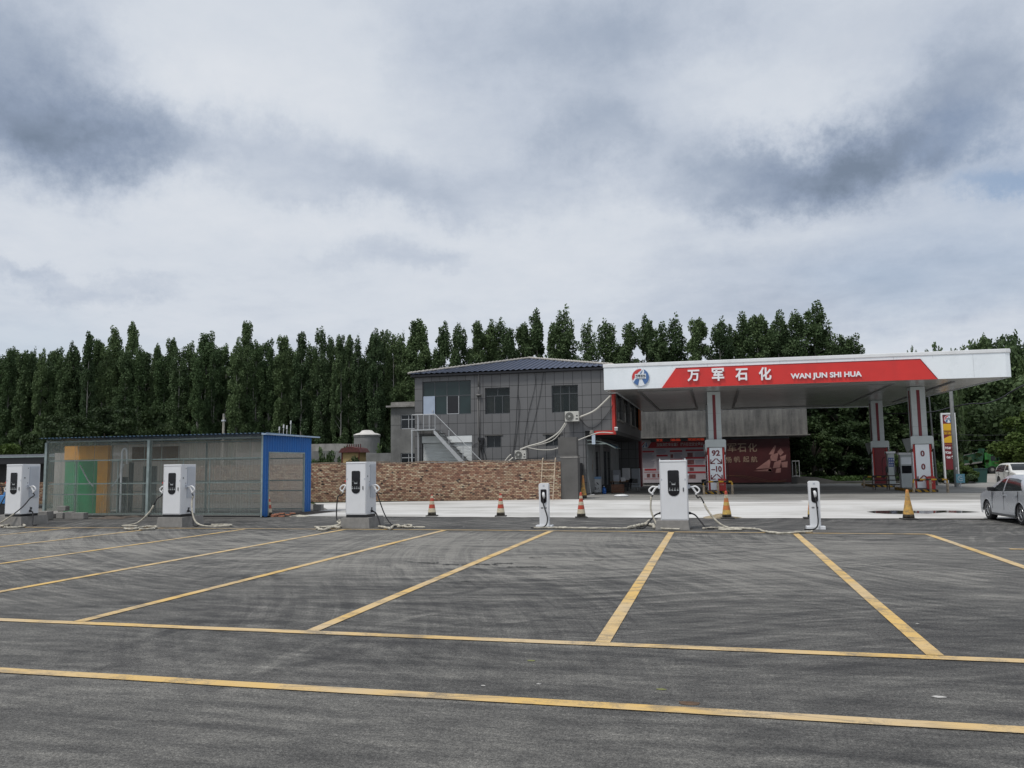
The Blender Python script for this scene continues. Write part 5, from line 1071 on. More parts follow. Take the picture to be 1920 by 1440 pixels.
def acp(x,y,label,path,h=1.42):
    t=thing('charging_post',label,'charging post',(x,y,0),0,'slim white charging posts')
    MB().box(-.265,.265,-.14,.16,.0,.10).build('base_plate',M_cab,t,bevel=.01)
    w0,w1=.155,.16; m=MB(); r=.05; prof=[(-w0+.01,.103),(w0-.01,.103),(w1,h-r),(w1-.015,h-.015),(w1-r,h),(-w1+r,h),(-w1+.015,h-.015),(-w1,h-r)]
    m.prism(prof,-.09,.11,'y'); m.build('post_body',M_cab,t,bevel=.006)
    m=MB(); m.prism(arcpanel(-.095,.095,h-.19,h-.63,.02),-.103,-.093,'y'); m.build('socket_recess',M_gloss,t)
    m=MB(); m.box(-.03,.03,-.096,-.0915,h-.10,h-.045); m.build('post_mark',M_cab2,t)
    m=MB(); 
    for a,b in ((-.09,-.065),(-.05,-.02),(.055,.085)): m.box(a,b,-.096,-.0915,h-.80,h-.755)
    m.build('printed_sign',M_alu,t)
    m=MB(); m.tube([(0,-.115,h-.30),(.01,-.16,h-.34),(.02,-.155,h-.42),(.01,-.13,h-.48)],[.035,.045,.04,.025],10); m.build('plug',pm('gun_white',(.7,.7,.7)),t,smooth=True)
    m=MB(); m.tube(catm([(.01,-.14,h-.46)]+path,6),.02,8); m.build('charging_cable',M_rub,t,smooth=True); return t
acp(-5.33,25.62,'slim white charging post left of the tallest charger, before the ladder',[(.0,-.17,h_) for h_ in (.80,)]+[(.06,-.2,.6),(.13,-.2,.35),(.11,-.22,.15),(.0,-.25,.05),(-.2,-.25,.025),(-.4,-.22,.025)])
acp(2.83,25.72,'slim white charging post at the right, below the red sign band',[(.035,-.17,.78),(.05,-.18,.5),(.055,-.2,.25),(.02,-.22,.1),(-.1,-.28,.025),(-.35,-.35,.025)])
def wrapc(name,label,pts,r=.028,seed=1,mat=None,jit=.012):
    rj=random.Random(seed); q=[]
    for p in catm(pts,8): q.append(Vector(p)+Vector((rj.uniform(-jit,jit),rj.uniform(-jit,jit)*2,rj.uniform(0,jit))))
    m=MB(); m.tube(q,[r+rj.uniform(-.006,.010) for _ in q],8); return m.build(name,mat or M_wrap,None,smooth=True,top=(label,'cable'))
g=lambda a,b,z=.035:tuple(G(a,b,z))
wrapc('supply_cable','white wrapped cable lying from the tallest charger to the left post',[g(1000,990),g(1040,989.5),g(1080,990.5),g(1130,991),g(1180,990),g(1205,984),g(1218,975,.15)],.028,2)
wrapc('supply_cable','white wrapped cable lying from the tallest charger to the right post',[g(1318,991),g(1345,990),g(1380,991),g(1415,992),g(1440,998),g(1470,1000),g(1500,998),g(1524,997)],.03,3)
wrapc('supply_cable','bundled white wrapping left of the tallest charger plinth',[g(1180,990),g(1195,987),g(1210,984),g(1222,985),g(1228,990)],.05,4,jit=.04)
wrapc('supply_cable','crumpled white cable end on the asphalt left of the charger before the brick wall',[g(594,991),g(605,994),g(618,991),g(626,988),g(634,990),g(640,984),g(636,977,.15)],.04,5,jit=.03)
wrapc('supply_cable','crumpled white cable end on the asphalt right of the charger before the brick wall',[g(712,988),g(722,990),g(733,992),g(741,986),g(755,988),g(772,989),g(765,985),g(748,989)],.036,6,jit=.03)
wrapc('supply_cable','crumpled white cable end left of the charger before the shed',[g(234,991),g(246,993),g(262,990),g(275,988),g(293,988),g(288,991),g(262,993)],.032,7,jit=.02)
wrapc('supply_cable','white cable loop on the asphalt at the leftmost charger',[g(0,988),g(12,985),g(30,983),g(44,984),g(46,987),g(30,989),g(8,989)],.03,8,jit=.012)
# ------------------------------------------------------------------ cones
def m_cone(name,cols,bands,dirt=.5):
    t=NT(name); sp=t.new('ShaderNodeSeparateXYZ'); t.L.new(t.co,sp.inputs[0]); n=t.new('ShaderNodeValToRGB'); n.color_ramp.interpolation='CONSTANT'; t.L.new(sp.outputs[2],n.inputs[0]); e=n.color_ramp.elements
    e[0].position=0; e[0].color=(*cols[0],1); e[1].position=bands[1]; e[1].color=(*cols[1],1)
    for c,b in list(zip(cols,bands))[2:]: x=e.new(b); x.color=(*c,1)
    d=t.noise(7,6,.65); c=t.mix(t.rng(d,.45,.68,0,dirt),n.outputs[0],(.16,.13,.09)); return t.fin(c,.55,0,.4)
RD=(.44,.055,.03);CR=(.55,.49,.36);DK=(.035,.033,.03);OR=(.55,.17,.04);YL=(.60,.40,.10)
C1=m_cone('cone_red_cream',[DK,CR,RD,CR,RD,CR,RD],[0,.16,.32,.47,.60,.72,.82],.55)
C2=m_cone('cone_orange',[DK,YL,OR,YL,OR,CR,RD],[0,.14,.30,.46,.58,.72,.84],.8)
C3=m_cone('cone_yellow',[DK,(.58,.34,.08),(.55,.30,.07),(.52,.22,.06)],[0,.17,.5,.9],.9)
def cone(p,label,mat,h=.92,r=.17,sc_=1,lean=0):
    t=thing('traffic_cone',label,'traffic cone',(p[0],p[1],.006),0,'traffic cones along the slab edge')
    m=MB(); m.cbox((0,0,.02),(.46,.46,.04),.2); m.build('rubber_base',pm('cone_base',(.06,.058,.055),.85,.3,5),t,bevel=.01)
    m=MB(); m.lathe([(r,.041),(r*.93,.16),(r*.72,.38),(r*.45,.66),(r*.26,h-.04),(r*.2,h)],n=18); o=m.build('cone_body',mat,t,smooth=True); o.rotation_euler=(0,lean,0); return t
cone(G(503,968),'red and cream cone at the blue corner post of the shed',C1,.88); cone(G(810,968),'red and cream cone right of the charger before the brick wall',C1,.86)
cone(G(939,968.5),'red and cream cone midway along the brick wall',C1,.9); cone(G(1090,971),'red and cream cone right of the left charging post',C1,.95)
cone(G(1363,972),'orange faded cone before the 92 column',C2,.98); cone(G(1521,972),'cone almost hidden behind the right charging post',C2,.5,.12); cone(G(1704,974),'tall dirty yellow cone before the puddle',C3,1.0,.19)
cone(G(1094,934),'pale yellow cone standing by the narrow door',C3,1.35,.22)
# ------------------------------------------------------------------ rubble, scraps
def block(p,d,rz,label,rx=0,mat=M_conc,name='concrete_block',gr='rubble blocks by the shed'):
    m=MB(); m.cbox((0,0,0),d,rz,rx); zz=min(v[2] for v in m.v); m.v=[(a+p[0],b+p[1],c-zz+.004) for a,b,c in m.v]; return m.build(name,mat,None,bevel=.015,top=(label,'block',gr))
block(G(84,975),(.48,.4,.36),.1,'square grey block nearest the leftmost charger'); block(G(95,972),(.55,.3,.22),.7,'tilted grey slab beside the leftmost charger',.35); block(G(117,972),(.42,.3,.25),-.2,'grey block below the clear sheets, left of the stacked one'); block(G(131,973),(.3,.3,.3),.3,'small dark grey block in the rubble row'); block(G(149,973),(.62,.28,.26),.02,'long pale block at the right of the rubble row')
o=block(G(118,970),(.4,.3,.2),.15,'dark block stacked on top of the rubble row'); o.location.z=.29
block(G(597,957),(.42,.3,.28),.1,'dark block right of the blue shed wall'); block(G(28,975),(1.3,.6,.22),.05,'flat pale slab behind the leftmost charger')
m=MB(); rr=random.Random(21); c0=G(530,969)
bk=pm('red_brick',(.30,.13,.08),.9,.35,3,.3)
for i in range(11):
    p=(c0.x+rr.uniform(-.55,.55),c0.y+rr.uniform(-.2,.25)); b=block(p,(.23,.11,.055),rr.uniform(0,3),'loose red brick in the small pile beside the blue shed wall',rr.uniform(-.2,.2),bk,'brick','loose bricks beside the blue wall')
    b['group']='loose bricks beside the blue wall'; b.location.z=.055*(i%3)
def scrap(p,label,w=.5,h=.09,seed=1,mat=None,name='scrap_heap',cat='heap'):
    rj=random.Random(seed); m=MB(); N_=14;K_=4; vs=[(p[0],p[1],h)]
    for k in range(1,K_+1):
        for i in range(N_):
            a=2*math.pi*i/N_; r=w*k/K_*rj.uniform(.8,1.15); vs.append((p[0]+r*math.cos(a),p[1]+r*math.sin(a)*.6,max(.004,h*(1-(k/K_)**1.3)*rj.uniform(.5,1.1)) if k<K_ else .004))
    fs=[(0,1+i,1+(i+1)%N_) for i in range(N_)]
    for k in range(K_-1): fs+=[(1+k*N_+i,1+(k+1)*N_+i,1+(k+1)*N_+(i+1)%N_,1+k*N_+(i+1)%N_) for i in range(N_)]
    m.add(vs,fs); return m.build(name,mat or M_wrap,None,top=(label,cat))
scrap(G(562,968),'crumpled pale sack on the slab corner right of the shed',.55,.07,3,M_wrap,'cement_sack','sack'); scrap(G(1352,971),'small heap of sand right of the tallest charger',.75,.16,4,pm('sand',(.30,.25,.17),.95,.3,8,.6),'sand_heap'); scrap(G(205,972),'flat brown litter heap below the clear sheets',.9,.10,5,pm('litter',(.10,.08,.065),.95,.5,9,.6),'litter_heap')
scrap(G(250,969),'thin litter heap left of the charger before the shed',.8,.06,6,_MC['litter'],'litter_heap')
MB().quad(*[tuple(G(a,b,.012)) for a,b in ((515,968),(560,967),(640,957.5),(575,958),(560,960))][::-1]).build('dark_mat',pm('muddy_mat',(.06,.048,.038),.95,.4,4,.4),None,top=('dark muddy patch of matting in front of the blue shed opening','mat'))
for i,(a,b,r,c) in enumerate(((735,1021,.10,0),(1292,1319,.11,0),(1760,1307,.07,1),(996,1239,.06,2),(1010,1283,.03,1),(906,1286,.03,1),(1668,1148,.03,1),(903,1012,.07,1),(1300,1010,.05,1),(1240,1293,.06,2),(770,1004,.05,1),(870,988,.05,1),(1720,1170,.03,1),(1553,1035,.03,0))):
    scrap(G(a,b),['dry brown leaf litter','pale scrap of paper','olive wilted leaf'][c]+[' on the asphalt near the upper bay line',' just above the front yellow line',' right of the last bay line',' between the two long front lines',' above the front line centre',' left of the front line centre',' beside the right bay line',' in the bay below the left post',' in the bay below the tallest charger',' close to the front yellow line',' in the bay below the brick wall',' below the cone row',' in the right bay',' in the right bay beside the last post'][i],r*.8,.010,i,[pm('dry_leaf',(.10,.06,.035),.9,.4,9),pm('paper_scrap',(.45,.44,.42),.8),pm('olive_leaf',(.16,.17,.06),.8)][c],'litter','litter')
# dark tar streaks on the asphalt
tm=pm('tar',(.022,.022,.022),.8,.4,6,.5)
m=MB(); rr=random.Random(8)
for (xa,xb,y,w) in ((783,822,1056,.10),(828,935,1059.5,.12),(925,962,1057,.09),(950,1026,1063.5,.09),(992,1016,1046,.06),(1114,1132,1050.5,.07),(865,883,1091,.06)):
    k=26; up=[];dn=[]
    for i in range(k+1):
        p=G(xa+(xb-xa)*i/k,y+rr.uniform(-.6,.6)); ww=w*(.15+rr.random())*(1 if 0<i<k else .1); up.append((p.x,p.y+ww,.0055)); dn.append((p.x,p.y-ww*.6,.0055))
    m.add(up+dn,[(i,k+1+i,k+2+i,i+1) for i in range(k)])
struct(m,'tar_streaks',tm)
# ------------------------------------------------------------------ vehicles
def wheel(parent,x,y,r,w,side,alloy,spokes=5):
    t=MB(); t.lathe([(r*.62,-w/2),(r*.93,-w/2),(r,-w/2+.03),(r,w/2-.03),(r*.93,w/2),(r*.62,w/2)],n=28); t.v=[(a+x,c+y,b+r) for a,b,c in t.v]; wo=t.build('wheel',M_rub,parent,smooth=True)
    m=MB(); yy=y+side*w*.36
    m.cyl((x,yy-side*.04,r),(x,yy-side*.02,r),r*.63,n=24)
    rm=m.build('rim_back',M_black,wo)
    m=MB()
    pts=[(x+r*.62*math.cos(a*math.pi/12),yy+side*.02,r+r*.62*math.sin(a*math.pi/12)) for a in range(25)]; m.tube(pts,.016,6); m.cyl((x,yy-side*.01,r),(x,yy+side*.035,r),r*.14,n=10)
    for k in range(spokes*2):
        a=2*math.pi*(k//2)/spokes+(.13 if k%2 else -.13)+.3; m.cyl((x+r*.1*math.cos(a),yy+side*.02,r+r*.1*math.sin(a)),(x+r*.6*math.cos(a),yy+side*.01,r+r*.6*math.sin(a)),.022,.016,n=6)
    m.build('rim',alloy,wo)
def car(name,label,loc,rz,col,L,W,H,prof,belt,wb,wx0,wr,glassx,roofx,sills=.2,rough=.25,metal=.5,seam=()):
    """x forward; prof: top outline [(x,z)] rear to front; belt: [(x,z)]; glassx: (rear glass base x, roof rear x, roof front x, windscreen base x)"""
    t=thing(name,label,'car',loc,rz)
    paint=pm(name+'_paint',col,rough,.03,1,0,metal,.6)
    def lin(pts,x):
        if x<=pts[0][0]: return pts[0][1]
        for (a,b),(c,d) in zip(pts,pts[1:]):
            if x<=c: return b+(d-b)*(x-a)/(c-a)
        return pts[-1][1]
    N_=96; M_=22; x0,x1=-L/2,L/2; front=wx0+wb; rear=wx0
    xs=[x0+L*i/N_ for i in range(N_+1)]
    verts=[];info=[]
    for x in xs:
        ztop=lin(prof,x); zb=lin(belt,x); zb=min(zb,ztop-.01); zl=sills
        e=max(0,(abs(x)-(L/2-.35))/.35); zl+=.08*e
        for c in (front,rear):
            dx=abs(x-c); ra=wr*1.17
            if dx<ra: zl=max(zl,wr+math.sqrt(ra*ra-dx*dx)*1.0-.02)
        zl=min(zl,zb-.06)
        for side in (-1,1):
            pass
        row=[]
        for j in range(M_+1):
            if j<=12: z=zl+(zb-zl)*j/12
            else: z=zb+(ztop-zb)*((j-12)/(M_-12))
            end=1-.26*e**2.2 
            hw=W/2*end*(1-.05*((z-.55)/.5)**2 if z<.9 else 1-.05*(.35/.5)**2)
            if j>12:
                f=(z-zb)/max(H-zb,.2); hw*=1-.22*f**1.15-(.10*((j-12)/(M_-12))**6)
            row.append((hw,z))
        info.append((x,row,zb,ztop))
    def idx(i,side,j): return (i*2+side)*(M_+1)+j
    for x,row,zb,zt in info:
        for s in (-1,1): verts+=[(x,s*hw,z) for hw,z in row]
    body=[];gl=[]
    gx0,gx1,gx2,gx3=glassx
    for i in range(N_):
        xm=(xs[i]+xs[i+1])/2
        for s in (0,1):
            for j in range(M_):
                f=(idx(i,s,j),idx(i+1,s,j),idx(i+1,s,j+1),idx(i,s,j+1)); f=f if s==0 else f[::-1]
                isg=False
                if 12<=j<M_-2:
                    u=(j+.5-12)/(M_-12); a=gx0+(gx1-gx0)*u+.10+.06*(1-u); b=gx3+(gx2-gx3)*u-.10
                    if a<xm<b and not any(abs(xm-q)<.045 for q in seam): isg=True
                (gl if isg else body).append(f)
        # roof strip
        f=(idx(i,0,M_),idx(i+1,0,M_),idx(i+1,1,M_),idx(i,1,M_))
        zt=(info[i][3]+info[i+1][3])/2
        isg=(gx0<xm<gx1-.02) or (gx2+.02<xm<gx3)
        (gl if isg else body).append(f)
    for i in (0,N_):
        for j in range(M_):
            f=(idx(i,0,j),idx(i,1,j),idx(i,1,j+1),idx(i,0,j+1)); body.append(f if i else f[::-1])
    m=MB(); m.add(verts,body); o=m.build('body',paint,t,smooth=True); 
    m=MB(); m.add(verts,gl); m.build('window',M_glass,t,smooth=True)
    m=MB(); m.box(-L/2+.25,L/2-.25,-W/2+.13,W/2-.13,sills-.03,.55); m.build('underbody',M_black,t)
    for cx in (rear,front):
        for s in (-1,1): wheel(t,cx,s*(W/2-.13),wr,.21,s,pm('alloy',(.40,.41,.42),.35,.05,3,0,.7))
    for s in (-1,1):
        for cx in (rear,front):
            m=MB(); pts=[(cx+wr*1.19*math.cos(a*math.pi/14),s*(W/2-.012),wr+wr*1.17*math.sin(a*math.pi/14)) for a in range(0,15)]; m.tube(pts,.016,6); m.build('wheel_arch',paint,t,smooth=True)
    for s in (-1,1):
        m=MB(); m.cbox((gx3-.42,s*(W/2+.06),belt[len(belt)//2][1]+.07),(.12,.20,.13)); m.cbox((gx3-.40,s*(W/2-.04),belt[len(belt)//2][1]+.03),(.06,.12,.05)); m.build('mirror',M_black if col[0]<.5 else paint,t,bevel=.03)
    for s in (-1,1):
        for hx in ((seam[0]-.10) if seam else 0,(seam[0]-1.02) if seam else -1):
            m=MB(); m.cbox((hx,s*(W/2-.005),lin(belt,hx)-.13),(.17,.03,.03)); m.build('door_handle',paint,t)
    m=MB()
    for s in (-1,1):
        for q in list(seam)+[gx3-.30,seam[0]-1.12] if seam else (): m.box(q-.004,q+.004,s*(W/2)-.012,s*(W/2)+.004,.40,lin(belt,q)-.02)
    if m.v: m.build('door_gap',M_black,t)
    # lights, plate, grille
    for s in (-1,1):
        m=MB(); m.cbox((L/2-.14,s*(W/2-.28),.70),(.22,.34,.14),s*-.35); m.build('headlight',pm('headlight',(.55,.57,.58),.1),t,bevel=.02)
        m=MB(); m.cbox((-L/2+.10,s*(W/2-.25),.88),(.18,.28,.18),s*.35); m.build('tail_light',pm('tail_red',(.32,.02,.02),.2),t,bevel=.02)
    m=MB(); m.box(L/2-.03,L/2+.012,-.45,.45,.62,.76); m.box(L/2-.03,L/2+.012,-.55,.55,.30,.42); m.build('grille',M_black,t)
    m=MB(); m.box(-L/2-.012,-L/2+.03,-.24,.24,.55,.67); m.box(L/2+.013,L/2+.02,-.22,.22,.45,.56); m.build('number_plate',pm('plate_blue',(.03,.07,.25),.4),t)
    m=MB()
    for s in (-1,1): m.box(rear+wr*1.2,front-wr*1.2,s*(W/2)-.03,s*(W/2)+.002,.205,.27)
    m.build('sill_trim',M_alu,t,each=True)
    return t
fw=Vector((G(1851,973.5)-G(1913,985.5))); ang=math.atan2(fw.y,fw.x)
rearp=Vector((8.85,27.65,0)); ang=R(92.5); fd=Vector((math.cos(ang),math.sin(ang),0)); sidev=Vector((fd.y,-fd.x,0))   # to the right of travel
Wc=1.80
carc=rearp+fd*(2.64/2-.05)+sidev*(Wc/2)
car('silver_hatchback','silver car with tinted windows parked at the right edge of the yard',(carc.x,carc.y,.004),ang,(.46,.48,.51),4.36,Wc,1.50,
    [(-2.18,.62),(-2.14,1.02),(-1.98,1.10),(-1.72,1.24),(-1.35,1.40),(-.9,1.475),(-.3,1.50),(.15,1.46),(.6,1.32),(1.15,1.06),(1.35,1.0),(1.75,.92),(2.05,.78),(2.16,.62),(2.18,.5)],
    [(-2.18,.9),(-1.6,1.04),(-.6,1.0),(.5,.96),(1.15,.93),(2.18,.7)],2.64,-1.31,.32,(-1.72,-1.22,.12,1.12),None,.2,.27,.45,(-.12,))
sc2=Vector((20.9,64.6,0)); a2=R(-90)
car('white_suv','white off road car driving in behind the silver car',(sc2.x,sc2.y,.004),a2,(.72,.72,.70),4.6,1.9,1.70,
    [(-2.3,.75),(-2.26,1.15),(-2.08,1.45),(-1.85,1.60),(-1.3,1.68),(-.4,1.70),(.25,1.66),(.7,1.45),(1.15,1.16),(1.45,1.12),(2.0,1.02),(2.25,.85),(2.3,.6)],
    [(-2.3,1.05),(-1.5,1.08),(0,1.04),(1.1,1.02),(2.3,.85)],2.7,-1.35,.37,(-2.15,-1.8,.28,1.12),None,.25,.3,.0,(-.15,))
# green tipper truck
c=P(1829,886,128); T=thing('dump_truck','bright green tipper truck with raised bed on the far road','truck',(c.x,128,0))
Mg=pm('truck_green',(.022,.17,.025),.4,.08,2); Mgd=pm('truck_bed_green',(.012,.075,.032),.5,.2,1.5)
m=MB(); m.prism([(1.0,.75),(2.85,.75),(2.9,1.5),(2.75,2.5),(2.5,2.85),(1.0,2.9)],-1.1,1.1,'y'); m.build('cab',Mg,T,bevel=.05)
m=MB(); m.prism([(1.75,1.75),(2.35,1.75),(2.35,2.45),(1.75,2.45)],-1.13,-1.103,'y'); m.prism([(2.45,1.75),(2.8,1.75),(2.7,2.45),(2.45,2.45)],-1.13,-1.103,'y'); m.build('cab_window',M_glass,T)
MB().box(1.9,2.3,-.3,.3,2.91,3.05).build('roof_lamp',M_conc,T)
m=MB(); A_=[(-3.6,.95),(.65,1.55),(.95,3.0),(1.1,3.45),(-.1,3.55),(-.2,3.35),(.35,3.25),(.1,2.95),(-3.6,2.05)]; m.prism(A_,-1.15,1.15,'y'); m.build('tipper_bed',Mgd,T)
m=MB(); m.prism([(-3.65,.9),(.6,1.5),(.6,1.72),(-3.65,1.12)],-1.19,-1.153,'y'); m.build('bed_rail',M_conc,T)
m=MB(); m.prism([(-3.6,2.05),(.0,2.9),(.1,3.02),(-3.6,2.2)],-1.18,-1.153,'y'); m.build('bed_edge',pm('dusty_rim',(.25,.25,.22),.8),T)
MB().box(-3.6,1.6,-.5,.5,.62,.88).build('chassis',M_black,T)
for x in (-2.6,-1.2,1.85):
    for s in (-1,1): m=MB(); m.cyl((x,s*.8,.52),(x,s*1.12,.52),.52,n=22); w_=m.build('wheel',M_rub,T); m=MB(); m.cyl((x,s*1.123,.52),(x,s*1.15,.52),.24,n=14); m.build('hub',M_conc,w_)
m=MB(); addtext(m,'工程运输',1,(-1.6,-1.156,2.05),(1,0,.2),(0,0,1),.02,.01,fitw=1.5,fith=.26); m.build('bed_text',M_conc,T)
# ------------------------------------------------------------------ price sign, poles, bin
sg=thing('price_sign','tall white framed fuel price sign with maroon and yellow panels','sign',(18.42,72,0))
SW=.53
m=MB(); m.box(-SW,-SW+.10,-.14,.14,.35,5.75); m.box(SW-.10,SW,-.14,.14,.35,5.75); m.box(-SW+.101,SW-.101,-.14,.14,5.62,5.75); m.build('frame',M_white,sg)
m=MB(); m.use(M_maroon).box(-SW+.101,SW-.101,-.10,.10,1.2,5.619); m.build('panel',pm('sign_maroon',(.13,.012,.03),.4),sg)
Ys=pm('sign_yellow',(.72,.42,.015),.4,.04,2); m=MB(); m.box(-SW+.12,SW-.12,-.115,-.103,4.36,4.88); m.prism([(-SW+.12,3.35),(SW-.12,3.35),(SW-.12,3.95),(0,3.9),(-SW+.12,3.7)],-.115,-.103,'y'); m.box(-SW+.12,SW-.12,-.115,-.103,4.28,4.32); m.build('yellow_band',Ys,sg)
m=MB(); addtext(m,'加油站',1,(0,-.12,4.12),(1,0,0),(0,0,1),.02,.004,fitw=.8,fith=.22)
m.build('yellow_text',Ys,sg)
m=MB(); 
for k in range(5):
    cx=-.3+k*.15; m.prism([(cx+.055*(1 if i%2==0 else .42)*math.sin(i*math.pi/5),3.22+.055*(1 if i%2==0 else .42)*math.cos(i*math.pi/5)) for i in range(10)],-.115,-.103,'y')
m.build('star_row',pm('sign_orange',(.65,.3,.1),.5),sg)
for tx,z in (('95# 汽',2.95),('92# 汽',2.58),('0# 柴',2.2)): m=MB(); addtext(m,tx,1,(0,-.115,z),(1,0,0),(0,0,1),.03,.004,fitw=.78 if tx[0]=='9' else .62,fith=.25); m.build('price_text',M_let,sg)
emblem(sg,lambda u,v,o:Vector((u,-.106-o*.3,5.25+v)),.29,world=False)
m=MB(); m.box(-SW,-SW+.25,-.2,.2,.15,.349); m.box(SW-.25,SW,-.2,.2,.15,.349); m.build('sign_foot',M_cab2,sg,each=True)
up=thing('utility_pole','grey tapered utility pole standing in front of the price sign','pole',(P(1794,905,66).x,66,0)); tp=P(1783,735,66)
MB().cyl((0,0,0),(tp.x-up.location.x,0,8.2),.17,.115,n=12).build('shaft',pm('pole_grey',(.24,.25,.25),.8,.15,2),up); MB().cbox((-.02,-.2,1.35),(.08,.02,.18)).build('notice',M_white,up)
b2=thing('small_sign_box','pale blue square sign box at the foot of the utility pole','sign',(P(1801,902,64).x,64,.35)); MB().box(-.28,.28,-.05,.05,0,.62).build('plate',pm('sign_cyan',(.16,.38,.48),.5,.1,3),b2); m=MB(); m.box(-.03,.03,-.03,.03,-.35,-.002); m.build('stake',M_alul,b2)
m=MB(); m.tube([(.17*math.cos(a*.35),-.056,.31+.17*math.sin(a*.35)) for a in range(3,17)],.022,6); m.tube([(-.1,-.056,.42),(.0,-.056,.3),(.12,-.056,.3)],.018,6); m.build('symbol',M_white,b2)
c=G(1838,905); bn=thing('litter_bin','dark green wheeled bin on the concrete before the road','bin',(c.x,c.y,0)); MB().add([(-.42,-.3,0),(.42,-.3,0),(.42,.3,0),(-.42,.3,0),(-.52,-.36,1.12),(.52,-.36,1.12),(.52,.36,1.12),(-.52,.36,1.12)],[(0,1,5,4),(1,2,6,5),(2,3,7,6),(3,0,4,7),(3,2,1,0),(4,5,6,7)]).build('tub',pm('bin_green',(.012,.055,.045),.5,.1,2),bn); MB().box(-.56,.56,-.40,.40,1.123,1.2).build('lid',_MC['bin_green'],bn,bevel=.02)
t=thing('traffic_camera_pole','thin grey pole with yellow green plate right of the two zeros column','pole',(P(1756,900,70).x,70,0)); MB().cyl((0,0,0),(-.15,0,7.0),.09,.05,n=8).build('shaft',M_alu,t); a=P(1740,842,70); MB().box(-.75,-.35,-.04,.04,2.7,3.15).build('plate',pm('lime_plate',(.5,.62,.12),.5),t)
# overhead wires
def wire(label,pts,r=.03,Y=60,group=None):
    m=MB(); m.tube(catm([tuple(P(a,b,Y_)) for a,b,Y_ in pts],8),r,5); o=m.build('overhead_wire',M_black,None,top=(label,'wire')); return o
wire('thick black overhead wire sagging from the top right past the utility pole',[(2100,640,60),(1920,722,62),(1880,745,63),(1850,756,64),(1820,757,65),(1787,763,66),(1750,772,68),(1700,775,70),(1640,776,72)],.05)
wire('thin upper wire crossing the trees right of the price sign',[(2000,812,90),(1860,816,90),(1800,815,90),(1650,812,90)],.018)
wire('thin lower wire crossing the trees right of the price sign',[(2000,832,90),(1860,826,90),(1800,826,90),(1650,824,90)],.018)
# ------------------------------------------------------------------ vegetation
def m_leaf(name,c0,c1,c2,sc_=.8):
    t=NT(name); n=t.noise(sc_,3,.6); n2=t.noise(9,2,.5); oi=t.new('ShaderNodeObjectInfo'); v=t.math('MULTIPLY_ADD',oi.outputs['Random'],.42,t.math('MULTIPLY_ADD',n2,.8,t.math('MULTIPLY',n,.5)))
    c=t.ramp(t.rng(v,.50,1.25),[(0,c0),(.5,c1),(1,c2)]); 
    t.fin(c,.65,0,.25)
    tr=t.new('ShaderNodeBsdfTranslucent'); t.L.new(c,tr.inputs[0]); mx=t.new('ShaderNodeMixShader'); mx.inputs[0].default_value=.22; out=t.N['Material Output']; t.L.new(t.b.outputs[0],mx.inputs[1]); t.L.new(tr.outputs[0],mx.inputs[2]); t.L.new(mx.outputs[0],out.inputs[0]); return t.m
M_pop=m_leaf('poplar_leaf',(.044,.076,.034),(.084,.128,.054),(.145,.205,.086))
M_popl=m_leaf('pale_poplar_leaf',(.050,.088,.036),(.088,.138,.056),(.13,.185,.08))
M_brd=m_leaf('broad_leaf',(.017,.034,.013),(.032,.056,.019),(.058,.09,.03))
M_lit=m_leaf('light_leaf',(.035,.065,.015),(.065,.105,.024),(.11,.155,.04))
M_pine=m_leaf('feathery_leaf',(.022,.040,.014),(.038,.062,.022),(.062,.09,.032))
M_bark=pm('pale_bark',(.30,.29,.26),.9,.3,3,.4); M_bark2=pm('dark_bark',(.06,.05,.04),.9,.3,3,.4)
def leafquads(pts,s0,s1,rr,flat=0):
    vs=[];fs=[]
    for p in pts:
        s=rr.uniform(s0,s1); a=Vector((rr.gauss(0,1),rr.gauss(0,1),rr.gauss(0,1)*(1-flat))).normalized(); b=Vector((rr.gauss(0,1),rr.gauss(0,1),rr.gauss(0,1))); b=(b-a*b.dot(a)).normalized()*s*.38; a=a*s*.5
        o=len(vs); vs+=[tuple(p-a),tuple(p+b),tuple(p+a),tuple(p-b)]; fs.append((o,o+1,o+2,o+3))
    return vs,fs
def mesh_of(name,vs,fs,mat):
    me=bpy.data.meshes.new(name); me.from_pydata(vs,[],fs); me.materials.append(mat); me.update(); return me
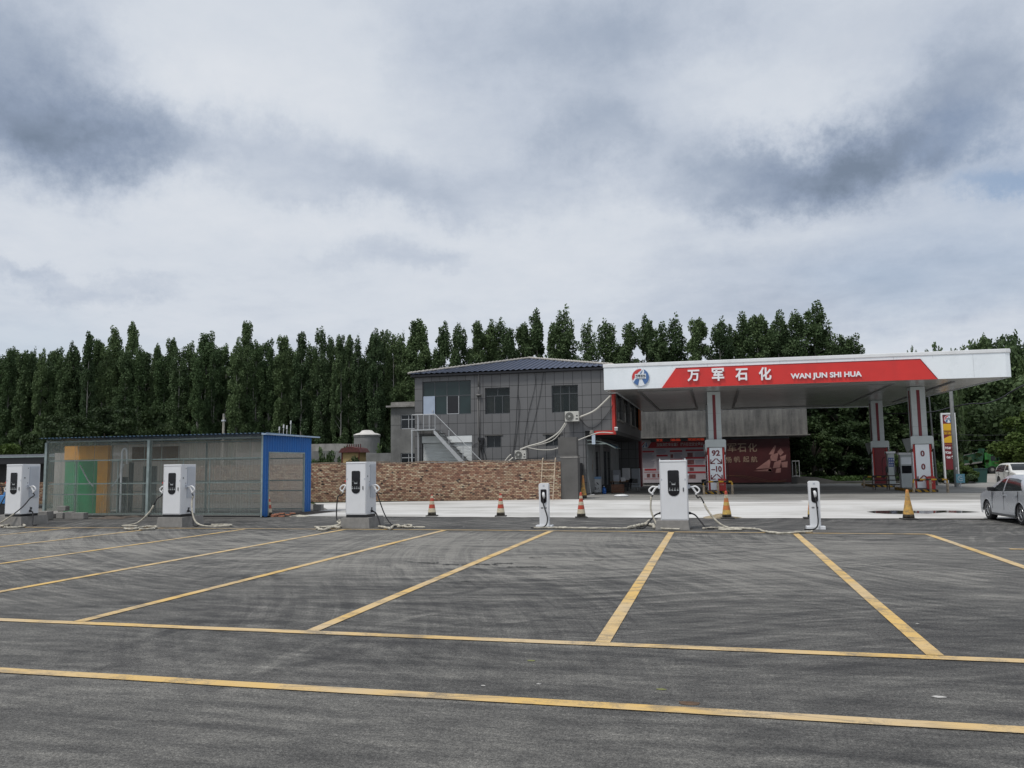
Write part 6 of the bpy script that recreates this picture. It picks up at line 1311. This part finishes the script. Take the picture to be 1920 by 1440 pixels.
def poplar(seed,Hh=20.0,wid=1.0,nl=15000,bare=.12,mat=None,multi=1):
    rr=random.Random(seed); tm_=MB(); pts=[]
    leaders=[(0,0,1.0)]
    for k in range(multi-1): a=rr.uniform(0,6.28); leaders.append((math.cos(a)*rr.uniform(.5,.9),math.sin(a)*rr.uniform(.5,.9),rr.uniform(.80,.95)))
    tm_.tube([(0,0,0),(rr.uniform(-.1,.1),0,Hh*.4),(0,0,Hh*.93)],[.19,.13,.03],7)
    clumps=[]
    for lx,ly,lh in leaders:
        top=Hh*lh
        if lx: tm_.tube([(0,0,Hh*.3),(lx*.8,ly*.8,Hh*.5),(lx,ly,top*.95)],[.09,.07,.02],5)
        nb=46 if not lx else 22
        for i in range(nb):
            t=i/nb; z0=Hh*bare+(top-Hh*bare)*(t**.92)*.93; f=(z0/top)
            prof=min(1,(f/.22)**.6)*(1.0 if f<.55 else max(.30,1-((f-.55)/.50)**2.1)); rad=1.55*wid*prof*rr.uniform(.5,1.12)*(.6 if lx else 1)
            a=rr.uniform(0,6.28); rise=rr.uniform(1.0,2.2)*(1.1-.4*f); 
            bx,by=lx*min(1,f*1.6)+rad*math.cos(a),ly*min(1,f*1.6)+rad*math.sin(a); zt=min(z0+rise,top-.25)
            if i%3==0: tm_.tube([(lx*f,ly*f,z0),(lx*f+(bx-lx*f)*.7,ly*f+(by-ly*f)*.7,z0+rise*.55),(bx,by,zt)],[.035,.025,.01],4)
            clumps.append((Vector((bx*.93,by*.93,zt)),rr.uniform(.44,.78)*(.6+.5*prof),rr.uniform(.7,1.35)))
        clumps.append((Vector((lx,ly,top-.6)),.34,.7)); clumps.append((Vector((lx+.1,ly,top-1.5)),.52,.9)); clumps.append((Vector((lx-.2,ly+.1,top-2.3)),.65,.9))
    wsum=sum(r*r*h for _,r,h in clumps)
    for c,r,h in clumps:
        k=int(nl*r*r*h/wsum)
        for _ in range(k):
            d=Vector((rr.gauss(0,1),rr.gauss(0,1),rr.gauss(0,1))).normalized()*(rr.random()**.45); pts.append(c+Vector((d.x*r,d.y*r,d.z*h)))
    vs,fs=leafquads(pts,.17,.36,rr); return mesh_of('crown',vs,fs,mat or M_pop),tm_
def broad(seed,Hh=10,rad=3.5,nl=9000,z0=1.6,mat=None,ls=(.22,.46),nc=46,upk=1.0):
    rr=random.Random(seed); tm_=MB(); pts=[]; clumps=[]
    tm_.tube([(0,0,0),(.1,0,Hh*.25),(0,.1,Hh*.6)],[.03*Hh,.022*Hh,.01*Hh],8)
    for i in range(nc):
        a=rr.uniform(0,6.28); v=rr.uniform(-1,1); u=math.sqrt(1-v*v); k=rr.uniform(.55,1.0); cz=z0+(Hh-z0)/2
        p=Vector((rad*u*math.cos(a)*k,rad*u*math.sin(a)*k,cz+(Hh-z0)/2*v*k*.95))
        if i%3==0: tm_.tube([(0,0,Hh*.3),tuple(p*.5+Vector((0,0,Hh*.18))),tuple(p)],[.012*Hh,.008*Hh,.02],5)
        clumps.append((p,rr.uniform(.16,.34)*rad,rr.uniform(.13,.30)*rad*upk))
    ws=sum(r*r*h for _,r,h in clumps)
    for c,r,h in clumps:
        for _ in range(int(nl*r*r*h/ws)):
            d=Vector((rr.gauss(0,1),rr.gauss(0,1),rr.gauss(0,1))).normalized()*(rr.random()**.4); pts.append(c+Vector((d.x*r,d.y*r,d.z*h)))
    vs,fs=leafquads(pts,*ls,rr); return mesh_of('crown',vs,fs,mat or M_brd),tm_
def tree_proto(kind,crown,tm_,bark):
    tme=bpy.data.meshes.new('trunk'); tme.from_pydata(tm_.v,[],tm_.f); tme.materials.append(bark); tme.update(); return (kind,crown,tme)
def plant(proto,x,y,label,cat,group,sz=1,sxy=1,rz=None,z=0):
    kind,cm,tme=proto; t=bpy.data.objects.new(kind,None); link(t); t.location=(x,y,z); t.rotation_euler=(0,0,random.uniform(0,6.28) if rz is None else rz); t.scale=(sxy,sxy,sz); tagit(t,label,cat,group)
    c=bpy.data.objects.new('crown',cm); link(c); c.parent=t; k=bpy.data.objects.new('trunk',tme); link(k); k.parent=t; return t
PR=[tree_proto('poplar_tree',*poplar(100+i,20,[.95,1.1,.8,1.0,1.15,.9,.85,1.05,1.2,.75,1.0,.9][i],multi=[1,2,1,2,3,1,2,1,2,1,3,2][i]),M_bark) for i in range(12)]
PRL=[tree_proto('poplar_tree',*poplar(200+i,20,[1.1,.95][i],mat=M_popl,multi=2),M_bark) for i in range(2)]
TOPS=[(-60,650),(-30,668),(0,672),(20,655),(45,668),(64,661),(80,664),(110,656),(126,668),(140,650),(168,634),(185,641),(201,655),(215,618),(237,664),(250,617),(262,655),(293,652),(308,668),(322,638),(338,655),(355,645),(372,662),(388,627),(404,650),(425,650),(445,645),(465,607),(482,645),(505,640),(530,634),(545,655),(566,634),(585,650),(603,622),(620,636),(640,634),
 (655,640),(672,637),(695,632),(707,628),(720,625),(738,629),(755,632),(766,640),(782,611),(793,616),(831,615),(863,615),(895,615),(915,617),(932,606),(952,626),(980,611),(1006,593),(1037,610),(1056,586),(1101,611),(1140,607),(1180,612),(1213,601),(1236,617),(1263,601),
 (1307,602),(1348,606),(1378,621),(1394,600),(1418,595),(1436,603),(1457,597),(1475,610),(1496,592),(1524,580),(1548,615),(1577,635),(1597,634)]
def seg(px):
    if px<90: return ('green columnar poplar at the far left end of the back row','poplars at the far left of the back row')
    if px<470: return ('green columnar poplar in the back row above the clear shed','poplars in the back row above the shed')
    if px<775: return ('green columnar poplar in the back row between shed and grey building','poplars between shed and grey building')
    if px<1130: return ('dense dark poplar rising behind the blue hip roof','poplars behind the blue hip roof')
    return ('dense dark poplar rising behind the canopy roof','poplars behind the canopy roof')
rr=random.Random(77)
for i,(px,py) in enumerate(TOPS):
    Y=100+rr.uniform(-1.5,2.5)+(4 if i%2 and px<780 else 0); p=P(px,py,Y); lb,gp=seg(px)
    pale=370<px<430 or px==20
    pr=rr.choice(PRL) if pale or (px<600 and rr.random()<.3) else PR[(i*5+int(px/7))%12]; w=rr.uniform(.66,.88) if px<780 else rr.uniform(.86,1.02)
    if px in (388,1056,1524,782,465,1006): w*=1.2
    if pale: lb,gp='paler loose poplar standing in the back row above the shed centre','paler poplars above the shed centre'
    plant(pr,p.x,Y,lb,'tree',gp,(p.z+.15)/20,w)
# deeper rows: slightly lower, close the wood
for row,(Yb,dz) in enumerate(((108,14),(115,10),(123,20))):
    px=-70+row*7
    while px<1640:
        py=645+rr.uniform(0,40)+dz if px<780 else 712+rr.uniform(0,30)
        if px>1480: py=700
        p=P(px,py,Yb); lb,gp=seg(px); plant(rr.choice(PR),p.x,Yb+rr.uniform(-2,2),lb.replace('back row','deeper rows').replace('rising behind','deep in the wood behind'),'tree',gp.replace('back row','deeper rows').replace('poplars behind','deeper poplars behind').replace('poplars between','deeper poplars between'),max(p.z,6)/20,rr.uniform(.9,1.2)); px+=rr.uniform(26,38)*(1 if px<780 else 1.25)
# broad crowned trees at the right
BR_=[tree_proto('broadleaf_tree',*broad(300+i,10,[3.2,3.8,3.0,3.6][i],11000,.8,M_brd),M_bark2) for i in range(4)]
BRP=[tree_proto('broadleaf_tree',*broad(320+i,10,3.2,9500,1.0,M_pop,upk=1.6,nc=60),M_bark2) for i in range(2)]
for i,(px,py,Y,w) in enumerate(((1500,715,92,1.2),(1545,700,95,1.2),(1590,690,90,1.25),(1640,705,96,1.2),(1690,690,93,1.25),(1732,700,96,.95),(1520,790,84,.8),(1575,800,86,.8),(1625,800,88,.8),(1680,790,90,.8),(1735,780,94,.9),(1790,700,142,1.5),(1480,720,100,1.2))):
    p=P(px,py,Y); plant(BR_[i%4],p.x,Y,'dark broad crowned tree behind the pump forecourt','tree','dark trees behind the pump forecourt',p.z/10,w)
for i,(px,py,Y,w) in enumerate(((1813,642,104,.62),(1834,628,106,.8),(1862,630,107,1.0),(1882,624,108,1.0),(1905,650,106,.9),(1850,680,102,1.2),(1895,700,101,1.3),(1800,720,103,1.1),(1940,660,108,1.2),(1985,650,108,1.3),(1830,740,98,1.1),(1880,760,99,1.0))):
    Y+=38; w*=1.36; p=P(px,py,Y); plant(BRP[i%2],p.x,Y,'tall dark tree in the clump beyond the right end of the canopy','tree','trees in the clump right of the canopy',p.z/10,w)
for px,py,w,lb in ((1712,645,.32,'small poplar top showing above the canopy roof, left of the forked one'),(1742,640,.55,'forked poplar top showing above the canopy roof before the right end'),(1787,651,.22,'tiny tree tip just above the canopy roof left of the dark clump')):
    p=P(px,py,112); plant(BRP[0],p.x,112,lb,'tree',None,p.z/10,w)
LT=[tree_proto('broadleaf_tree',*broad(340,10,3.4,12000,.6,M_lit,upk=1.2),M_bark2)]
p=P(1905,768,86); plant(LT[0],p.x+.6,86,'light green rounded tree at the right edge behind the white car','tree',None,p.z/10,.98,0)
p=P(1990,740,84); plant(LT[0],p.x,84,'light green tree just outside the right edge','tree',None,p.z/10,1.0,1.2)
# layered feathery tree behind the shed and a low one left
for px,py,Y,w,i in ((262,745,62,.62,0),(205,760,61,.75,1),(150,765,62,.8,2),(115,775,62,.6,3),(300,780,63,.5,4)):
    if i==0: FT=[tree_proto('feathery_tree',*broad(360+k,10,4.2,9000,1.0,M_pine,upk=.55,nc=60),M_bark2) for k in range(2)]
    p=P(px,py,Y); plant(FT[i%2],p.x,Y,['pointed feathery tree behind the shed, tallest of its clump','bushy feathery tree left of the pointed one behind the shed','wide feathery tree behind the left half of the shed','feathery tree at the left edge of the clump behind the shed','low feathery tree right of the pointed one behind the shed'][i],'tree',None,p.z/10,w)
p=P(5,832,48); plant(LT[0],p.x,48,'low light green tree over the black shelter at the left edge','tree',None,p.z/10,.5)
# shrubs
def shrub_proto(seed,mat,h=1.2,r=.9,n=1800): return tree_proto('shrub',*broad(seed,h,r,n,.05,mat,(.07,.18),26),M_bark2)
SH=[shrub_proto(400,M_brd),shrub_proto(401,M_lit),shrub_proto(402,M_pop)]
def sh_(px,py,Y,i,label,w=1,gr=None):
    p=P(px,py,Y); return plant(SH[i],p.x,Y,label,'shrub',gr,max(p.z,.2)/1.2,w)
k=0
for px,py,Y,i,w in ((1765,862,78,0,1.5),(1780,858,77,1,1.3),(1752,868,79,2,1.4),(1804,872,76,1,1.1),(1816,882,76,0,.7),(1740,878,80,0,1.3),(1800,882,75,2,1.2),(1770,884,75,0,1.2)):
    sh_(px,py,Y,i,'green shrub in the planting bed around the price sign',w,'shrubs around the price sign')
for px,py,Y,i,w in ((1668,850,84,1,1.5),(1690,862,86,1,1.2),(1655,872,84,2,1.2)): sh_(px,py,Y,i,'yellow green shrub seen between the two right columns',w,'shrubs between the right columns')
for px,py,Y,i,w in ((655,842,68,0,1.0),(625,848,66,2,1.2),(610,850,67,0,1.0),(715,835,72,2,1.6),(728,830,78,0,1.6),(600,842,69,2,1.3),(660,858,60,0,.9),(632,858,60,2,.9)): sh_(px,py,Y,i,'dark shrub growing behind the brick wall near the yellow hut',w,'shrubs behind the brick wall')
# planting bed with kerb
bedk=MB(); 
def kerb(pts,h=.16,w=.14):
    for (a,b) in zip(pts,pts[1:]):
        a=Vector((*a,0));b=Vector((*b,0)); d=(b-a).normalized(); nn=Vector((-d.y,d.x,0))*w; bedk.prism([tuple(a.xy),tuple(b.xy),tuple((b+nn).xy),tuple((a+nn).xy)],0,h,'z')
BED=[(9.0,79.2),(14.5,81.8),(16.6,79.0),(20.6,75.6),(21.3,76.2),(21.5,80.5)]
kerb(BED); bedk.build('bed_kerb',M_plaster)['kind']='structure'
struct(MB().quad((9.0,79.3,.09),(14.5,81.9,.09),(16.7,79.1,.09),(20.6,75.75,.09),(21.3,76.4,.09),(21.4,80.5,.09),(26,96,.09),(8,96,.09)),'bed_soil',M_earth)
rr=random.Random(31); pts=[]
for _ in range(26000):
    x=rr.uniform(8.6,21.2); y=rr.uniform(76,95)
    if y< (79.3+(x-9)*.47 if x<14.5 else 81.9-(x-14.5)*1.25 if x<16.7 else 79.1-(x-16.7)*.86)+.2 or y<75.9: continue
    pts.append(Vector((x,y,.1+rr.random()**1.5*.45)))
vs,fs=leafquads(pts,.12,.34,rr); o=bpy.data.objects.new('ground_cover',mesh_of('ground_cover',vs,fs,m_leaf('ground_cover_leaf',(.03,.06,.014),(.05,.09,.022),(.09,.14,.04),2))); link(o); tagit(o,'low green ground cover in the planting bed behind the pumps','ground cover',None,'stuff')
# undergrowth and the dim depth of the wood
rr=random.Random(32); pts=[]
for _ in range(60000):
    x=rr.uniform(-135,62); y=rr.uniform(126,134); pts.append(Vector((x,y,rr.random()**.8*9.5)))
for _ in range(26000):
    x=rr.uniform(-70,-22); y=rr.uniform(78,94); pts.append(Vector((x,y,rr.random()**1.6*3.2)))
for _ in range(14000):
    x=rr.uniform(24,75); y=rr.uniform(141,150); pts.append(Vector((x,y,rr.random()*7)))
vs,fs=leafquads(pts,.4,.95,rr); o=bpy.data.objects.new('undergrowth',mesh_of('undergrowth',vs,fs,M_brd)); link(o); tagit(o,'dark undergrowth filling the foot of the wood','undergrowth',None,'stuff')
